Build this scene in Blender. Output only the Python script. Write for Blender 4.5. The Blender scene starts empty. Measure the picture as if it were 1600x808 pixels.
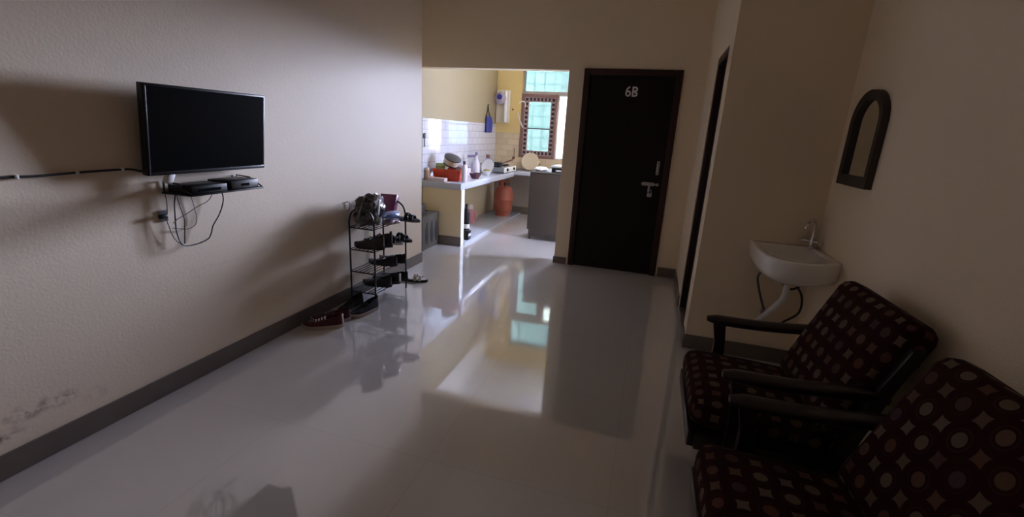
import bpy, bmesh, math, random
from mathutils import Vector, Matrix, noise
random.seed(7)
S = bpy.context.scene
COL = S.collection
PI = math.pi

# ------------------------------------------------------------------ camera
F_PX, YAW, PITCH, ROLL, CAM_H = 723.138, -0.280413, 0.269971, 0.056742, 1.44594
cy, sy, cp, sp, cr, sr = math.cos(YAW), math.sin(YAW), math.cos(PITCH), math.sin(PITCH), math.cos(ROLL), math.sin(ROLL)
fwd = Vector((sy*cp, cy*cp, -sp)); rgt = Vector((cy, -sy, 0)); up = rgt.cross(fwd)
r2 = cr*rgt + sr*up; u2 = -sr*rgt + cr*up
cam_d = bpy.data.cameras.new('camera'); cam = bpy.data.objects.new('camera', cam_d); COL.objects.link(cam)
cam_d.sensor_fit = 'HORIZONTAL'; cam_d.sensor_width = 36.0; cam_d.lens = F_PX/1600*36.0
cam_d.clip_start = 0.02; cam_d.clip_end = 200
M3 = Matrix((r2, u2, -fwd)).transposed()
cam.matrix_world = Matrix.Translation((0, 0, CAM_H)) @ M3.to_4x4()
S.camera = cam

# ------------------------------------------------------------------ light and exposure
SKY = 0.70
EXPOSURE = 6.70
GLASS_TINT = 0.19
world = bpy.data.worlds.new('sky'); S.world = world; world.use_nodes = True
bg = world.node_tree.nodes['Background']
bg.inputs['Color'].default_value = (0.62, 0.69, 1.0, 1); bg.inputs['Strength'].default_value = SKY
sun_d = bpy.data.lights.new('hazy_sun', 'SUN'); sun_d.energy = 0.095; sun_d.angle = math.radians(14); sun_d.color = (0.72, 0.76, 1.0)
sun = bpy.data.objects.new('hazy_sun', sun_d); COL.objects.link(sun); sun.location = (2, 14, 4)
sun.rotation_euler = Vector((-0.20, -1.0, -0.10)).to_track_quat('-Z', 'Y').to_euler()
S.view_settings.view_transform = 'Standard'
S.view_settings.look = 'None'
S.view_settings.gamma = 1.0
S.view_settings.use_curve_mapping = False
S.view_settings.exposure = EXPOSURE
S.cycles.max_bounces = 14; S.cycles.diffuse_bounces = 8; S.cycles.glossy_bounces = 6; S.cycles.transparent_max_bounces = 12
S.cycles.sample_clamp_indirect = 3.0
S.cycles.caustics_reflective = False

def portal(name, x0, x1, z0, z1, y):
    ld = bpy.data.lights.new(name, 'AREA'); ld.shape = 'RECTANGLE'; ld.size = x1-x0; ld.size_y = z1-z0
    ld.cycles.is_portal = True
    o = bpy.data.objects.new(name, ld); COL.objects.link(o)
    o.location = ((x0+x1)/2, y, (z0+z1)/2); o.rotation_euler = (-PI/2, 0, 0)   # faces -Y, into the kitchen

# ------------------------------------------------------------------ room numbers (metres)
XL, DL, D, HL, XO = -2.309, 4.424, 5.097, 2.082, -0.963
DX0, DX1, HD = -0.803, 0.165, 2.10
XC, D2, XR = 0.373, 3.321, 1.059
YB, CEIL = -2.2, 3.0
XK, YF, XKR = -2.74, 8.0, 0.45
BB = 0.104
portal('window_portal', -1.2, -0.40, 1.0, 2.6, YF+0.06)  # portal of the unseen far window added for light
pd = bpy.data.lights.new('window_portal.002', 'AREA'); pd.shape = 'RECTANGLE'; pd.size = 1.5; pd.size_y = 0.56; pd.cycles.is_portal = True  # portal of the unseen side window added for light
po_ = bpy.data.objects.new('window_portal.002', pd); COL.objects.link(po_); po_.location = (XKR+0.03, 5.62, 1.60); po_.rotation_euler = (0, PI/2, 0)   # faces -X
portal('window_portal.001', -2.28, -1.36, 1.0, 2.6, YF+0.17)

# ------------------------------------------------------------------ materials
def mat(name, col, rough=0.6, metal=0.0, spec=0.5, coat=0.0, bump=None, mottle=None, ior=1.5, sheen=0.0, trans=0.0):
    m = bpy.data.materials.new(name); m.use_nodes = True
    nt = m.node_tree; b = nt.nodes['Principled BSDF']
    b.inputs['Base Color'].default_value = (*col, 1); b.inputs['Roughness'].default_value = rough
    b.inputs['Metallic'].default_value = metal; b.inputs['Specular IOR Level'].default_value = spec
    b.inputs['Coat Weight'].default_value = coat; b.inputs['IOR'].default_value = ior
    b.inputs['Sheen Weight'].default_value = sheen
    b.inputs['Transmission Weight'].default_value = trans
    tc = nt.nodes.new('ShaderNodeTexCoord')
    if bump:
        n = nt.nodes.new('ShaderNodeTexNoise'); n.inputs['Scale'].default_value = bump[0]; n.inputs['Detail'].default_value = 4
        bp = nt.nodes.new('ShaderNodeBump'); bp.inputs['Strength'].default_value = bump[1]; bp.inputs['Distance'].default_value = 0.01
        nt.links.new(tc.outputs['Object'], n.inputs['Vector']); nt.links.new(n.outputs['Fac'], bp.inputs['Height'])
        nt.links.new(bp.outputs['Normal'], b.inputs['Normal'])
    if mottle:
        n = nt.nodes.new('ShaderNodeTexNoise'); n.inputs['Scale'].default_value = mottle[0]; n.inputs['Detail'].default_value = 5
        mx = nt.nodes.new('ShaderNodeMix'); mx.data_type = 'RGBA'
        mx.inputs['A'].default_value = (*col, 1); mx.inputs['B'].default_value = (*mottle[1], 1)
        nt.links.new(tc.outputs['Object'], n.inputs['Vector']); nt.links.new(n.outputs['Fac'], mx.inputs['Factor'])
        nt.links.new(mx.outputs['Result'], b.inputs['Base Color'])
    return m

def tile_mat(name, c1, c2, grout, w, h, offs, rough, mortar=0.004, coat=0.0, spec=0.5, axes='XY', ior=1.5, mottle=0.0, coat_ior=1.5):
    m = bpy.data.materials.new(name); m.use_nodes = True; nt = m.node_tree; b = nt.nodes['Principled BSDF']
    tc = nt.nodes.new('ShaderNodeTexCoord'); sx = nt.nodes.new('ShaderNodeSeparateXYZ'); cx = nt.nodes.new('ShaderNodeCombineXYZ')
    nt.links.new(tc.outputs['Object'], sx.inputs[0])
    nt.links.new(sx.outputs[axes[0]], cx.inputs['X']); nt.links.new(sx.outputs[axes[1]], cx.inputs['Y'])
    br = nt.nodes.new('ShaderNodeTexBrick'); br.offset = offs; br.squash = 1.0
    br.inputs['Scale'].default_value = 1.0; br.inputs['Brick Width'].default_value = w; br.inputs['Row Height'].default_value = h
    br.inputs['Mortar Size'].default_value = mortar; br.inputs['Mortar Smooth'].default_value = 0.1
    br.inputs['Color1'].default_value = (*c1, 1); br.inputs['Color2'].default_value = (*c2, 1); br.inputs['Mortar'].default_value = (*grout, 1)
    nt.links.new(cx.outputs[0], br.inputs['Vector'])
    out = br.outputs['Color']
    if mottle:
        n = nt.nodes.new('ShaderNodeTexNoise'); n.inputs['Scale'].default_value = 1.6; n.inputs['Detail'].default_value = 6
        mx = nt.nodes.new('ShaderNodeMix'); mx.data_type = 'RGBA'; mx.blend_type = 'MULTIPLY'; mx.inputs['Factor'].default_value = mottle
        nt.links.new(tc.outputs['Object'], n.inputs['Vector']); nt.links.new(out, mx.inputs['A']); nt.links.new(n.outputs['Color'], mx.inputs['B'])
        out = mx.outputs['Result']
    nt.links.new(out, b.inputs['Base Color'])
    b.inputs['Roughness'].default_value = rough; b.inputs['Coat Weight'].default_value = coat; b.inputs['Coat Roughness'].default_value = 0.05; b.inputs['Coat IOR'].default_value = coat_ior
    b.inputs['Specular IOR Level'].default_value = spec; b.inputs['IOR'].default_value = ior
    return m

def glass_mat(name, tint):
    m = bpy.data.materials.new(name); m.use_nodes = True; nt = m.node_tree
    nt.nodes.remove(nt.nodes['Principled BSDF']); out = nt.nodes['Material Output']
    t = nt.nodes.new('ShaderNodeBsdfTransparent'); t.inputs['Color'].default_value = (*tint, 1)
    g = nt.nodes.new('ShaderNodeBsdfGlossy'); g.inputs['Roughness'].default_value = 0.05
    mx = nt.nodes.new('ShaderNodeMixShader'); mx.inputs[0].default_value = 0.05
    nt.links.new(t.outputs[0], mx.inputs[1]); nt.links.new(g.outputs[0], mx.inputs[2]); nt.links.new(mx.outputs[0], out.inputs['Surface'])
    return m

def left_wall_mat():
    # cream distemper with brown scuffs low on the wall
    m = mat('cream_wall_scuffed', (0.83, 0.70, 0.55), 0.55, bump=(80, 0.07))
    nt = m.node_tree; b = nt.nodes['Principled BSDF']; tc = nt.nodes.new('ShaderNodeTexCoord')
    acc = None
    for (y, z, ry, rz, k) in ((1.03, 0.235, 0.10, 0.045, 1.3), (1.15, 0.225, 0.08, 0.04, 1.1), (0.93, 0.17, 0.09, 0.04, 0.9), (1.26, 0.18, 0.08, 0.05, 0.3), (2.05, 0.62, 0.5, 0.02, 0.12)):
        mp = nt.nodes.new('ShaderNodeMapping'); mp.vector_type = 'TEXTURE'
        mp.inputs['Location'].default_value = (XL, y, z); mp.inputs['Scale'].default_value = (1, ry, rz)
        nt.links.new(tc.outputs['Object'], mp.inputs['Vector'])
        ln = nt.nodes.new('ShaderNodeVectorMath'); ln.operation = 'LENGTH'; nt.links.new(mp.outputs[0], ln.inputs[0])
        mr = nt.nodes.new('ShaderNodeMapRange'); mr.inputs[1].default_value = 1.0; mr.inputs[2].default_value = 0.0; mr.inputs[3].default_value = 0.0; mr.inputs[4].default_value = k
        nt.links.new(ln.outputs['Value'], mr.inputs[0])
        if acc is None: acc = mr.outputs[0]
        else:
            a = nt.nodes.new('ShaderNodeMath'); a.operation = 'MAXIMUM'; nt.links.new(acc, a.inputs[0]); nt.links.new(mr.outputs[0], a.inputs[1]); acc = a.outputs[0]
    n = nt.nodes.new('ShaderNodeTexNoise'); n.inputs['Scale'].default_value = 34; n.inputs['Detail'].default_value = 5
    nt.links.new(tc.outputs['Object'], n.inputs['Vector'])
    r = nt.nodes.new('ShaderNodeMapRange'); r.inputs[1].default_value = 0.42; r.inputs[2].default_value = 0.66
    nt.links.new(n.outputs['Fac'], r.inputs[0])
    mul = nt.nodes.new('ShaderNodeMath'); mul.operation = 'MULTIPLY'; nt.links.new(acc, mul.inputs[0]); nt.links.new(r.outputs[0], mul.inputs[1])
    mx = nt.nodes.new('ShaderNodeMix'); mx.data_type = 'RGBA'; mx.inputs['A'].default_value = (0.83, 0.70, 0.55, 1); mx.inputs['B'].default_value = (0.16, 0.09, 0.05, 1)
    nt.links.new(mul.outputs[0], mx.inputs['Factor']); nt.links.new(mx.outputs['Result'], b.inputs['Base Color'])
    return m

def fabric_mat():
    # maroon upholstery: checkerboard of ringed tan dots and hollow-sided tan diamonds, laid out by UV in metres
    m = mat('maroon_patterned_fabric', (0.05, 0.01, 0.012), 0.9, spec=0.15, sheen=0.0)
    nt = m.node_tree; b = nt.nodes['Principled BSDF']; L = nt.links
    def math_(op, a, bb=None, c=None):
        n = nt.nodes.new('ShaderNodeMath'); n.operation = op
        for i, v in enumerate((a, bb, c)):
            if v is None: continue
            if isinstance(v, (int, float)): n.inputs[i].default_value = v
            else: L.new(v, n.inputs[i])
        return n.outputs[0]
    uv = nt.nodes.new('ShaderNodeUVMap'); s = nt.nodes.new('ShaderNodeSeparateXYZ'); L.new(uv.outputs[0], s.inputs[0])
    P = 0.072
    u = math_('DIVIDE', s.outputs['X'], P); v = math_('DIVIDE', s.outputs['Y'], P)
    iu = math_('FLOOR', u); iv = math_('FLOOR', v)
    fu = math_('SUBTRACT', math_('SUBTRACT', u, iu), 0.5); fv = math_('SUBTRACT', math_('SUBTRACT', v, iv), 0.5)
    par = math_('FLOORED_MODULO', math_('ADD', iu, iv), 2.0)
    rad = math_('SQRT', math_('ADD', math_('MULTIPLY', fu, fu), math_('MULTIPLY', fv, fv)))
    dot = math_('LESS_THAN', rad, 0.29)
    ring = math_('MULTIPLY', math_('LESS_THAN', math_('ABSOLUTE', math_('SUBTRACT', rad, 0.43)), 0.03), 0.12)
    cell0 = math_('MAXIMUM', dot, ring)
    # square with inward-curved sides: inside |x|,|y|<.44 but outside four circles centred beyond the sides
    au = math_('ABSOLUTE', fu); av = math_('ABSOLUTE', fv)
    def far(a, c):
        d = math_('SUBTRACT', 1.05, a)
        return math_('GREATER_THAN', math_('SQRT', math_('ADD', math_('MULTIPLY', d, d), math_('MULTIPLY', c, c))), 0.83)
    sq = math_('MULTIPLY', math_('LESS_THAN', au, 0.345), math_('LESS_THAN', av, 0.345))
    dia = math_('MULTIPLY', sq, math_('MULTIPLY', far(au, av), far(av, au)))
    fac = math_('ADD', math_('MULTIPLY', cell0, par), math_('MULTIPLY', dia, math_('SUBTRACT', 1.0, par)))
    cxy = nt.nodes.new('ShaderNodeCombineXYZ'); L.new(iu, cxy.inputs[0]); L.new(iv, cxy.inputs[1])
    wn = nt.nodes.new('ShaderNodeTexWhiteNoise'); wn.noise_dimensions = '2D'; L.new(cxy.outputs[0], wn.inputs['Vector'])
    ramp = nt.nodes.new('ShaderNodeValToRGB'); e = ramp.color_ramp.elements
    e[0].position = 0.0; e[0].color = (0.12, 0.075, 0.05, 1); e[1].position = 1.0; e[1].color = (0.07, 0.04, 0.045, 1)
    e2 = ramp.color_ramp.elements.new(0.35); e2.color = (0.15, 0.11, 0.08, 1)
    e3 = ramp.color_ramp.elements.new(0.65); e3.color = (0.11, 0.05, 0.032, 1)
    L.new(wn.outputs['Value'], ramp.inputs[0])
    mx = nt.nodes.new('ShaderNodeMix'); mx.data_type = 'RGBA'; mx.inputs['A'].default_value = (0.026, 0.004, 0.004, 1)
    L.new(ramp.outputs[0], mx.inputs['B']); L.new(fac, mx.inputs['Factor'])
    L.new(mx.outputs['Result'], b.inputs['Base Color'])
    return m

M = {}
WALLC = (0.83, 0.70, 0.52)
M['wall'] = mat('cream_wall_paint', WALLC, 0.6, bump=(80, 0.07))
M['wall_rough'] = mat('cream_rough_plaster', (0.92, 0.79, 0.60), 0.75, bump=(110, 0.35))
M['wall_left'] = left_wall_mat()
M['ceiling'] = mat('white_ceiling_paint', (0.78, 0.75, 0.70), 0.8)
M['floor'] = tile_mat('polished_floor_tile', (0.68, 0.65, 0.63), (0.67, 0.64, 0.62), (0.58, 0.555, 0.535), 0.8, 0.8, 0.0, 0.30, mortar=0.002, coat=1.0, spec=0.5, ior=1.5, coat_ior=2.7)
M['skirting'] = mat('grey_brown_skirting_tile', (0.12, 0.095, 0.080), 0.35, mottle=(9, (0.17, 0.14, 0.12)))
M['yellow'] = mat('yellow_wall_paint', (0.66, 0.50, 0.20), 0.6, bump=(40, 0.2))
M['pale_yellow'] = mat('pale_yellow_wall_paint', (0.66, 0.56, 0.38), 0.6, bump=(40, 0.2))
M['yellow_dimmed'] = mat('pale_yellow_paint_dimmed', (0.35, 0.285, 0.17), 0.6, bump=(40, 0.2))  # pale yellow paint darkened to offset the strong light on this wall
M['end_wall'] = mat('pale_yellow_paint_lifted', (0.84, 0.71, 0.45), 0.6, bump=(40, 0.2))  # pale yellow paint lightened; the brighter look is put into the colour
M['tile_left'] = tile_mat('glossy_white_wall_tile', (0.60, 0.60, 0.66), (0.63, 0.63, 0.69), (0.40, 0.40, 0.45), 0.20, 0.10, 0.5, 0.05, spec=0.7, axes='YZ', coat=0.5)
M['tile_far'] = tile_mat('beige_wall_tile', (0.66, 0.53, 0.34), (0.56, 0.45, 0.29), (0.45, 0.37, 0.27), 0.20, 0.10, 0.5, 0.15, axes='XZ')
M['grey_plaster'] = mat('grey_plaster', (0.34, 0.29, 0.25), 0.8, bump=(40, 0.3))
M['granite'] = mat('pale_polished_stone', (0.58, 0.61, 0.70), 0.12, mottle=(40, (0.50, 0.52, 0.58)))
M['white_paint'] = mat('white_paint', (0.84, 0.84, 0.84), 0.5)
M['door'] = mat('dark_maroon_door_paint', (0.011, 0.004, 0.004), 0.42, spec=0.2, mottle=(3, (0.007, 0.003, 0.003)))
M['door_frame'] = mat('dark_brown_wood_frame', (0.040, 0.013, 0.010), 0.45, spec=0.35, mottle=(8, (0.025, 0.010, 0.008)))
M['steel'] = mat('worn_steel', (0.45, 0.43, 0.42), 0.35, metal=1.0)
M['chrome'] = mat('chrome', (0.75, 0.75, 0.77), 0.15, metal=1.0)
M['white_letter'] = mat('white_letter_paint', (0.80, 0.78, 0.76), 0.5)
M['black_gloss'] = mat('black_gloss_screen', (0.003, 0.003, 0.0035), 0.25, spec=0.10)
M['black_plastic'] = mat('black_plastic', (0.009, 0.009, 0.010), 0.42, spec=0.3)
M['grey_edge'] = mat('silver_edge_plastic', (0.30, 0.31, 0.33), 0.3, metal=0.6)
M['bezel'] = mat('dark_satin_bezel', (0.07, 0.07, 0.08), 0.3, metal=0.4)
M['black_cable'] = mat('black_cable_rubber', (0.010, 0.010, 0.012), 0.5)
M['grey_cable'] = mat('grey_cable_rubber', (0.09, 0.085, 0.09), 0.5)
M['white_plastic'] = mat('white_plastic', (0.78, 0.78, 0.78), 0.35)
M['black_metal'] = mat('black_painted_metal', (0.012, 0.013, 0.018), 0.35, spec=0.6)
M['black_fabric'] = mat('black_shoe_fabric', (0.012, 0.012, 0.014), 0.8, bump=(200, 0.3))
M['black_leather'] = mat('black_leather', (0.014, 0.012, 0.012), 0.42)
M['brown_leather'] = mat('dark_brown_leather', (0.035, 0.022, 0.018), 0.45)
M['maroon_fabric'] = mat('maroon_shoe_fabric', (0.075, 0.010, 0.016), 0.75, bump=(200, 0.3))
M['beige_sole'] = mat('beige_rubber_sole', (0.42, 0.34, 0.29), 0.6)
M['white_sole'] = mat('white_rubber', (0.75, 0.73, 0.72), 0.55)
M['dark_sole'] = mat('dark_rubber_sole', (0.03, 0.028, 0.028), 0.7)
M['grey_foam'] = mat('grey_foam_sole', (0.17, 0.16, 0.17), 0.8)
M['plastic_bag'] = mat('crinkled_grey_plastic', (0.13, 0.115, 0.115), 0.22, spec=0.8)
M['magenta_bag'] = mat('dark_magenta_plastic', (0.20, 0.028, 0.115), 0.3)
M['blue_packet'] = mat('blue_packet_film', (0.05, 0.16, 0.55), 0.25, mottle=(14, (0.30, 0.36, 0.60)))
M['pink_packet'] = mat('pale_pink_film', (0.58, 0.46, 0.50), 0.3, mottle=(18, (0.22, 0.10, 0.14)))
M['ceramic'] = mat('white_glazed_ceramic', (0.86, 0.83, 0.80), 0.12, coat=0.4)
M['mirror'] = mat('mirror_glass', (0.72, 0.72, 0.68), 0.03, metal=1.0)
M['dark_wood'] = mat('dark_polished_wood', (0.016, 0.008, 0.009), 0.28, spec=0.55, mottle=(7, (0.010, 0.005, 0.006)))
M['mirror_wood'] = mat('dark_mirror_frame', (0.022, 0.014, 0.012), 0.5)
M['fabric'] = fabric_mat()
M['red_plastic'] = mat('orange_red_plastic', (0.60, 0.07, 0.025), 0.4)
M['cyl_red'] = mat('faded_red_cylinder_paint', (0.36, 0.085, 0.045), 0.5, mottle=(12, (0.29, 0.075, 0.04)))
M['green_plastic'] = mat('light_green_plastic', (0.33, 0.48, 0.20), 0.4)
M['yellow_green'] = mat('mustard_green_food', (0.35, 0.31, 0.06), 0.6)
M['cream'] = mat('cream_plastic', (0.60, 0.53, 0.40), 0.4)
M['pink'] = mat('pink_plastic', (0.70, 0.33, 0.38), 0.35)
M['lilac'] = mat('pale_lilac_plastic', (0.68, 0.63, 0.70), 0.35)
M['purple_grey'] = mat('purple_grey_plastic', (0.24, 0.20, 0.32), 0.4)
M['dark_red'] = mat('dark_red_plastic', (0.10, 0.03, 0.045), 0.35)
M['brown_cap'] = mat('brown_cap_plastic', (0.16, 0.06, 0.035), 0.4)
M['tan'] = mat('tan_tin', (0.42, 0.25, 0.15), 0.5)
M['pink_tray'] = mat('pinkish_paper_wrap', (0.60, 0.47, 0.43), 0.7)
M['board'] = mat('cream_wooden_board', (0.72, 0.61, 0.42), 0.6)
M['cab'] = mat('grey_brown_painted_steel', (0.075, 0.055, 0.042), 0.5, mottle=(3, (0.065, 0.050, 0.040)))
M['cab_dark'] = mat('dark_grey_steel', (0.05, 0.042, 0.042), 0.45)
M['crate'] = mat('dark_grey_moulded_plastic', (0.085, 0.075, 0.060), 0.45)
M['crate_inlay'] = mat('black_moulded_plastic', (0.025, 0.025, 0.026), 0.5)
M['navy'] = mat('navy_blue_cloth', (0.035, 0.045, 0.22), 0.8)
M['grille'] = mat('brown_carved_wood', (0.24, 0.13, 0.11), 0.6)
M['grille_pale'] = mat('pinkish_grille_bar', (0.42, 0.31, 0.30), 0.6)
M['grille_dark'] = mat('dark_carved_recess', (0.05, 0.025, 0.025), 0.8)
M['concrete'] = mat('grey_concrete', (0.38, 0.34, 0.30), 0.8)
M['pane'] = glass_mat('tinted_window_glass', (GLASS_TINT*0.85, GLASS_TINT, GLASS_TINT))
M['pane_side'] = glass_mat('lightly_tinted_window_glass', (0.40, 0.40, 0.38))
M['pane_clear'] = glass_mat('clear_window_glass', (0.96, 0.97, 0.97))
M['facade'] = tile_mat('pale_cyan_brick_facade', (0.78, 0.92, 0.66), (0.90, 0.97, 0.74), (0.50, 0.66, 0.48), 0.26, 0.26, 0.0, 0.8, mortar=0.022, axes='XZ')
M['sky_blocker'] = mat('dark_blocker_plaster', (0.20, 0.16, 0.12), 0.9)  # dark finish of the added block that cuts sky light
M['ground'] = mat('dusty_yard', (0.35, 0.31, 0.26), 0.9)
M['purifier_dark'] = mat('grey_purple_plastic', (0.42, 0.36, 0.43), 0.3)
M['purifier_body'] = mat('pale_beige_plastic', (0.72, 0.66, 0.52), 0.35)

# ------------------------------------------------------------------ mesh helpers
class MB:
    def __init__(s): s.bm = bmesh.new(); s.uv = None
    def box(s, x0, x1, y0, y1, z0, z1, bev=0.0, mtx=None, seg=2):
        r = bmesh.ops.create_cube(s.bm, size=1.0); vs = r['verts']
        for v in vs: v.co = Vector(((x0+x1)/2+v.co.x*(x1-x0), (y0+y1)/2+v.co.y*(y1-y0), (z0+z1)/2+v.co.z*(z1-z0)))
        if bev > 0:
            es = list({e for v in vs for e in v.link_edges})
            r = bmesh.ops.bevel(s.bm, geom=es, offset=bev, segments=seg, profile=0.5, affect='EDGES')
            vs = list({v for f in r['faces'] for v in f.verts} | {v for v in vs if v.is_valid})
        if mtx is not None:
            for v in vs: v.co = mtx @ v.co
        return s
    def tube(s, pts, r, n=8, cap=True, closed=False):
        pts = [Vector(p) for p in pts]; N = len(pts); rings = []; nrm = None
        for i, p in enumerate(pts):
            a = pts[i-1] if (i > 0 or closed) else p; b = pts[(i+1) % N] if (i < N-1 or closed) else p
            t = (b-a).normalized()
            if nrm is None:
                nrm = t.orthogonal().normalized()
            else:
                nrm = (nrm - t*nrm.dot(t))
                nrm = nrm.normalized() if nrm.length > 1e-6 else t.orthogonal().normalized()
            bn = t.cross(nrm); rr = r[i] if isinstance(r, (list, tuple)) else r
            rings.append([s.bm.verts.new(p + nrm*math.cos(2*PI*k/n)*rr + bn*math.sin(2*PI*k/n)*rr) for k in range(n)])
        for i in range(N-1 + (1 if closed else 0)):
            A, B = rings[i], rings[(i+1) % N]
            for k in range(n): s.bm.faces.new((A[k], A[(k+1) % n], B[(k+1) % n], B[k]))
        if cap and not closed:
            s.bm.faces.new(list(reversed(rings[0]))); s.bm.faces.new(rings[-1])
        return s
    def lathe(s, prof, cen, n=24, mtx=None, axis='Z', hollow=False):
        cen = Vector(cen); rings = []
        for (r, z) in prof:
            ring = []
            for k in range(n):
                a = 2*PI*k/n
                p = Vector((r*math.cos(a), r*math.sin(a), z))
                if axis == 'Y': p = Vector((p.x, p.z, p.y))
                if axis == 'X': p = Vector((p.z, p.x, p.y))
                if mtx is not None: p = mtx @ p
                ring.append(s.bm.verts.new(cen+p))
            rings.append(ring)
        for i in range(len(rings)-1):
            A, B = rings[i], rings[i+1]
            for k in range(n): s.bm.faces.new((A[k], A[(k+1) % n], B[(k+1) % n], B[k]))
        if hollow:
            A, B = rings[-1], rings[0]
            for k in range(n): s.bm.faces.new((A[k], A[(k+1) % n], B[(k+1) % n], B[k]))
            return s
        s.bm.faces.new(list(reversed(rings[0]))); s.bm.faces.new(rings[-1])
        return s
    def loft(s, rings, cap=True):
        R = [[s.bm.verts.new(Vector(p)) for p in ring] for ring in rings]; n = len(R[0])
        for i in range(len(R)-1):
            for k in range(n): s.bm.faces.new((R[i][k], R[i][(k+1) % n], R[i+1][(k+1) % n], R[i+1][k]))
        if cap: s.bm.faces.new(list(reversed(R[0]))); s.bm.faces.new(R[-1])
        return s
    def prism(s, poly, a0, a1, axis):
        # polygon in the two other axes, extruded along axis
        def P(p, a): return {'X': (a, p[0], p[1]), 'Y': (p[0], a, p[1]), 'Z': (p[0], p[1], a)}[axis]
        A = [s.bm.verts.new(P(p, a0)) for p in poly]; B = [s.bm.verts.new(P(p, a1)) for p in poly]; n = len(poly)
        for k in range(n): s.bm.faces.new((A[k], A[(k+1) % n], B[(k+1) % n], B[k]))
        s.bm.faces.new(list(reversed(A))); s.bm.faces.new(B)
        return s
    def cushion(s, ex, ey, ez, r, puff, mtx, cuts=10, uvo=(0, 0)):
        b2 = bmesh.new(); bmesh.ops.create_cube(b2, size=2.0)
        bmesh.ops.subdivide_edges(b2, edges=b2.edges[:], cuts=cuts, use_grid_fill=True)
        uvl = b2.loops.layers.uv.new('UVMap')
        E3 = Vector((ex, ey, ez))
        for f in b2.faces:
            n = f.normal; ax = max(range(3), key=lambda i: abs(n[i]))
            for l in f.loops:
                p = l.vert.co
                if ax == 2: l[uvl].uv = (p.x*ex+uvo[0], p.y*ey+uvo[1])
                elif ax == 0: l[uvl].uv = (ex*(1 if p.x > 0 else -1)*1.0 + (p.x > 0 and -1 or 1)*(p.z-1)*ez + uvo[0], p.y*ey+uvo[1])
                else: l[uvl].uv = (p.x*ex+uvo[0], ey*(1 if p.y > 0 else -1) + (p.y > 0 and -1 or 1)*(p.z-1)*ez + uvo[1])
        for v in b2.verts:
            p = v.co.copy(); q = Vector((p.x*ex, p.y*ey, p.z*ez))
            rr = min(r, ex, ey, ez)
            core = Vector([max(-(E3[i]-rr), min(E3[i]-rr, q[i])) for i in range(3)])
            d = q-core
            if d.length > 1e-9: q = core + d.normalized()*rr
            q.z += puff*(1 if p.z > 0 else -1)*(1-p.x**2)*(1-p.y**2)*(abs(p.z))
            v.co = mtx @ q
        me = bpy.data.meshes.new('tmp'); b2.to_mesh(me); b2.free(); s.bm.from_mesh(me); bpy.data.meshes.remove(me)
        return s
    def build(s, name, m, parent=None, smooth=True, ang=35):
        bmesh.ops.recalc_face_normals(s.bm, faces=s.bm.faces[:])
        me = bpy.data.meshes.new(name); s.bm.to_mesh(me); s.bm.free()
        mm = M[m] if isinstance(m, str) else m
        me.materials.append(mm)
        if smooth:
            for p in me.polygons: p.use_smooth = True
            me.set_sharp_from_angle(angle=math.radians(ang))
        o = bpy.data.objects.new(name, me); COL.objects.link(o)
        if parent is not None: o.parent = parent
        return o

def tag(o, label, cat, group=None):
    o['label'] = label; o['category'] = cat
    if group: o['group'] = group
    return o
def thing(name, label, cat, loc=(0, 0, 0), rz=0.0, group=None):
    o = bpy.data.objects.new(name, None); COL.objects.link(o); o.location = loc; o.rotation_euler = (0, 0, rz); o.empty_display_size = 0.1
    return tag(o, label, cat, group)
def struct(name, mb, m, parent=None, smooth=False):
    o = mb.build(name, m, parent, smooth=smooth)
    if parent is None: o['kind'] = 'structure'
    return o
def struct_empty(name, loc=(0, 0, 0)):
    o = bpy.data.objects.new(name, None); COL.objects.link(o); o.location = loc; o['kind'] = 'structure'; o.empty_display_size = 0.1
    return o
def dup(root, loc, rz, label=None):
    r = root.copy(); COL.objects.link(r); r.location = loc; r.rotation_euler = (0, 0, rz)
    if label: r['label'] = label
    for ch in list(root.children):
        c = ch.copy(); COL.objects.link(c); c.parent = r
        for g in list(ch.children):
            d = g.copy(); COL.objects.link(d); d.parent = c
    return r
def smooth_path(pts, n=6):
    P = [Vector(p) for p in pts]; out = []
    for i in range(len(P)-1):
        p0 = P[max(i-1, 0)]; p1 = P[i]; p2 = P[i+1]; p3 = P[min(i+2, len(P)-1)]
        for k in range(n):
            t = k/n
            out.append(0.5*((2*p1)+(p2-p0)*t+(2*p0-5*p1+4*p2-p3)*t*t+(3*p1-p0-3*p2+p3)*t**3))
    out.append(P[-1]); return out

# ------------------------------------------------------------------ STRUCTURE
T = 0.14
struct('floor', MB().box(-3.1, 1.5, YB-0.2, YF+0.2, -0.1, 0.0), 'floor')
struct('ceiling', MB().box(-3.1, 1.5, YB-0.2, D+0.07, CEIL, CEIL+0.1), 'ceiling')
struct('ceiling_kitchen', MB().box(-3.1, 1.5, D+0.07, YF+0.2, CEIL, CEIL+0.1), 'white_paint')
struct('wall_left', MB().box(XK-0.1, XL, YB, DL, 0, CEIL), 'wall_left')
struct('wall_right', MB().box(XR, XR+T, YB, D, 0, CEIL), 'wall_rough')
struct('wall_rear', MB().box(XK-0.1, XR+T, YB-T, YB, 0, CEIL), 'wall')
struct('wall_basin', MB().box(XC, XR, D2, D2+0.10, 0, CEIL), 'wall')
DY0, DY1, DZ = 3.528, 4.16, 2.065
w = MB(); w.box(XC, XC+0.10, D2+0.10, DY0, 0, CEIL).box(XC, XC+0.10, DY1, D, 0, CEIL).box(XC, XC+0.10, DY0, DY1, DZ, CEIL)
struct('wall_corridor', w, 'wall')
w = MB(); w.box(XK, XO, D, D+T, HL, CEIL).box(XO, DX0, D, D+T, 0, CEIL).box(DX0, DX1, D, D+T, HD, CEIL).box(DX1, XR+T, D, D+T, 0, CEIL)
struct('wall_back', w, 'wall')
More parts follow.
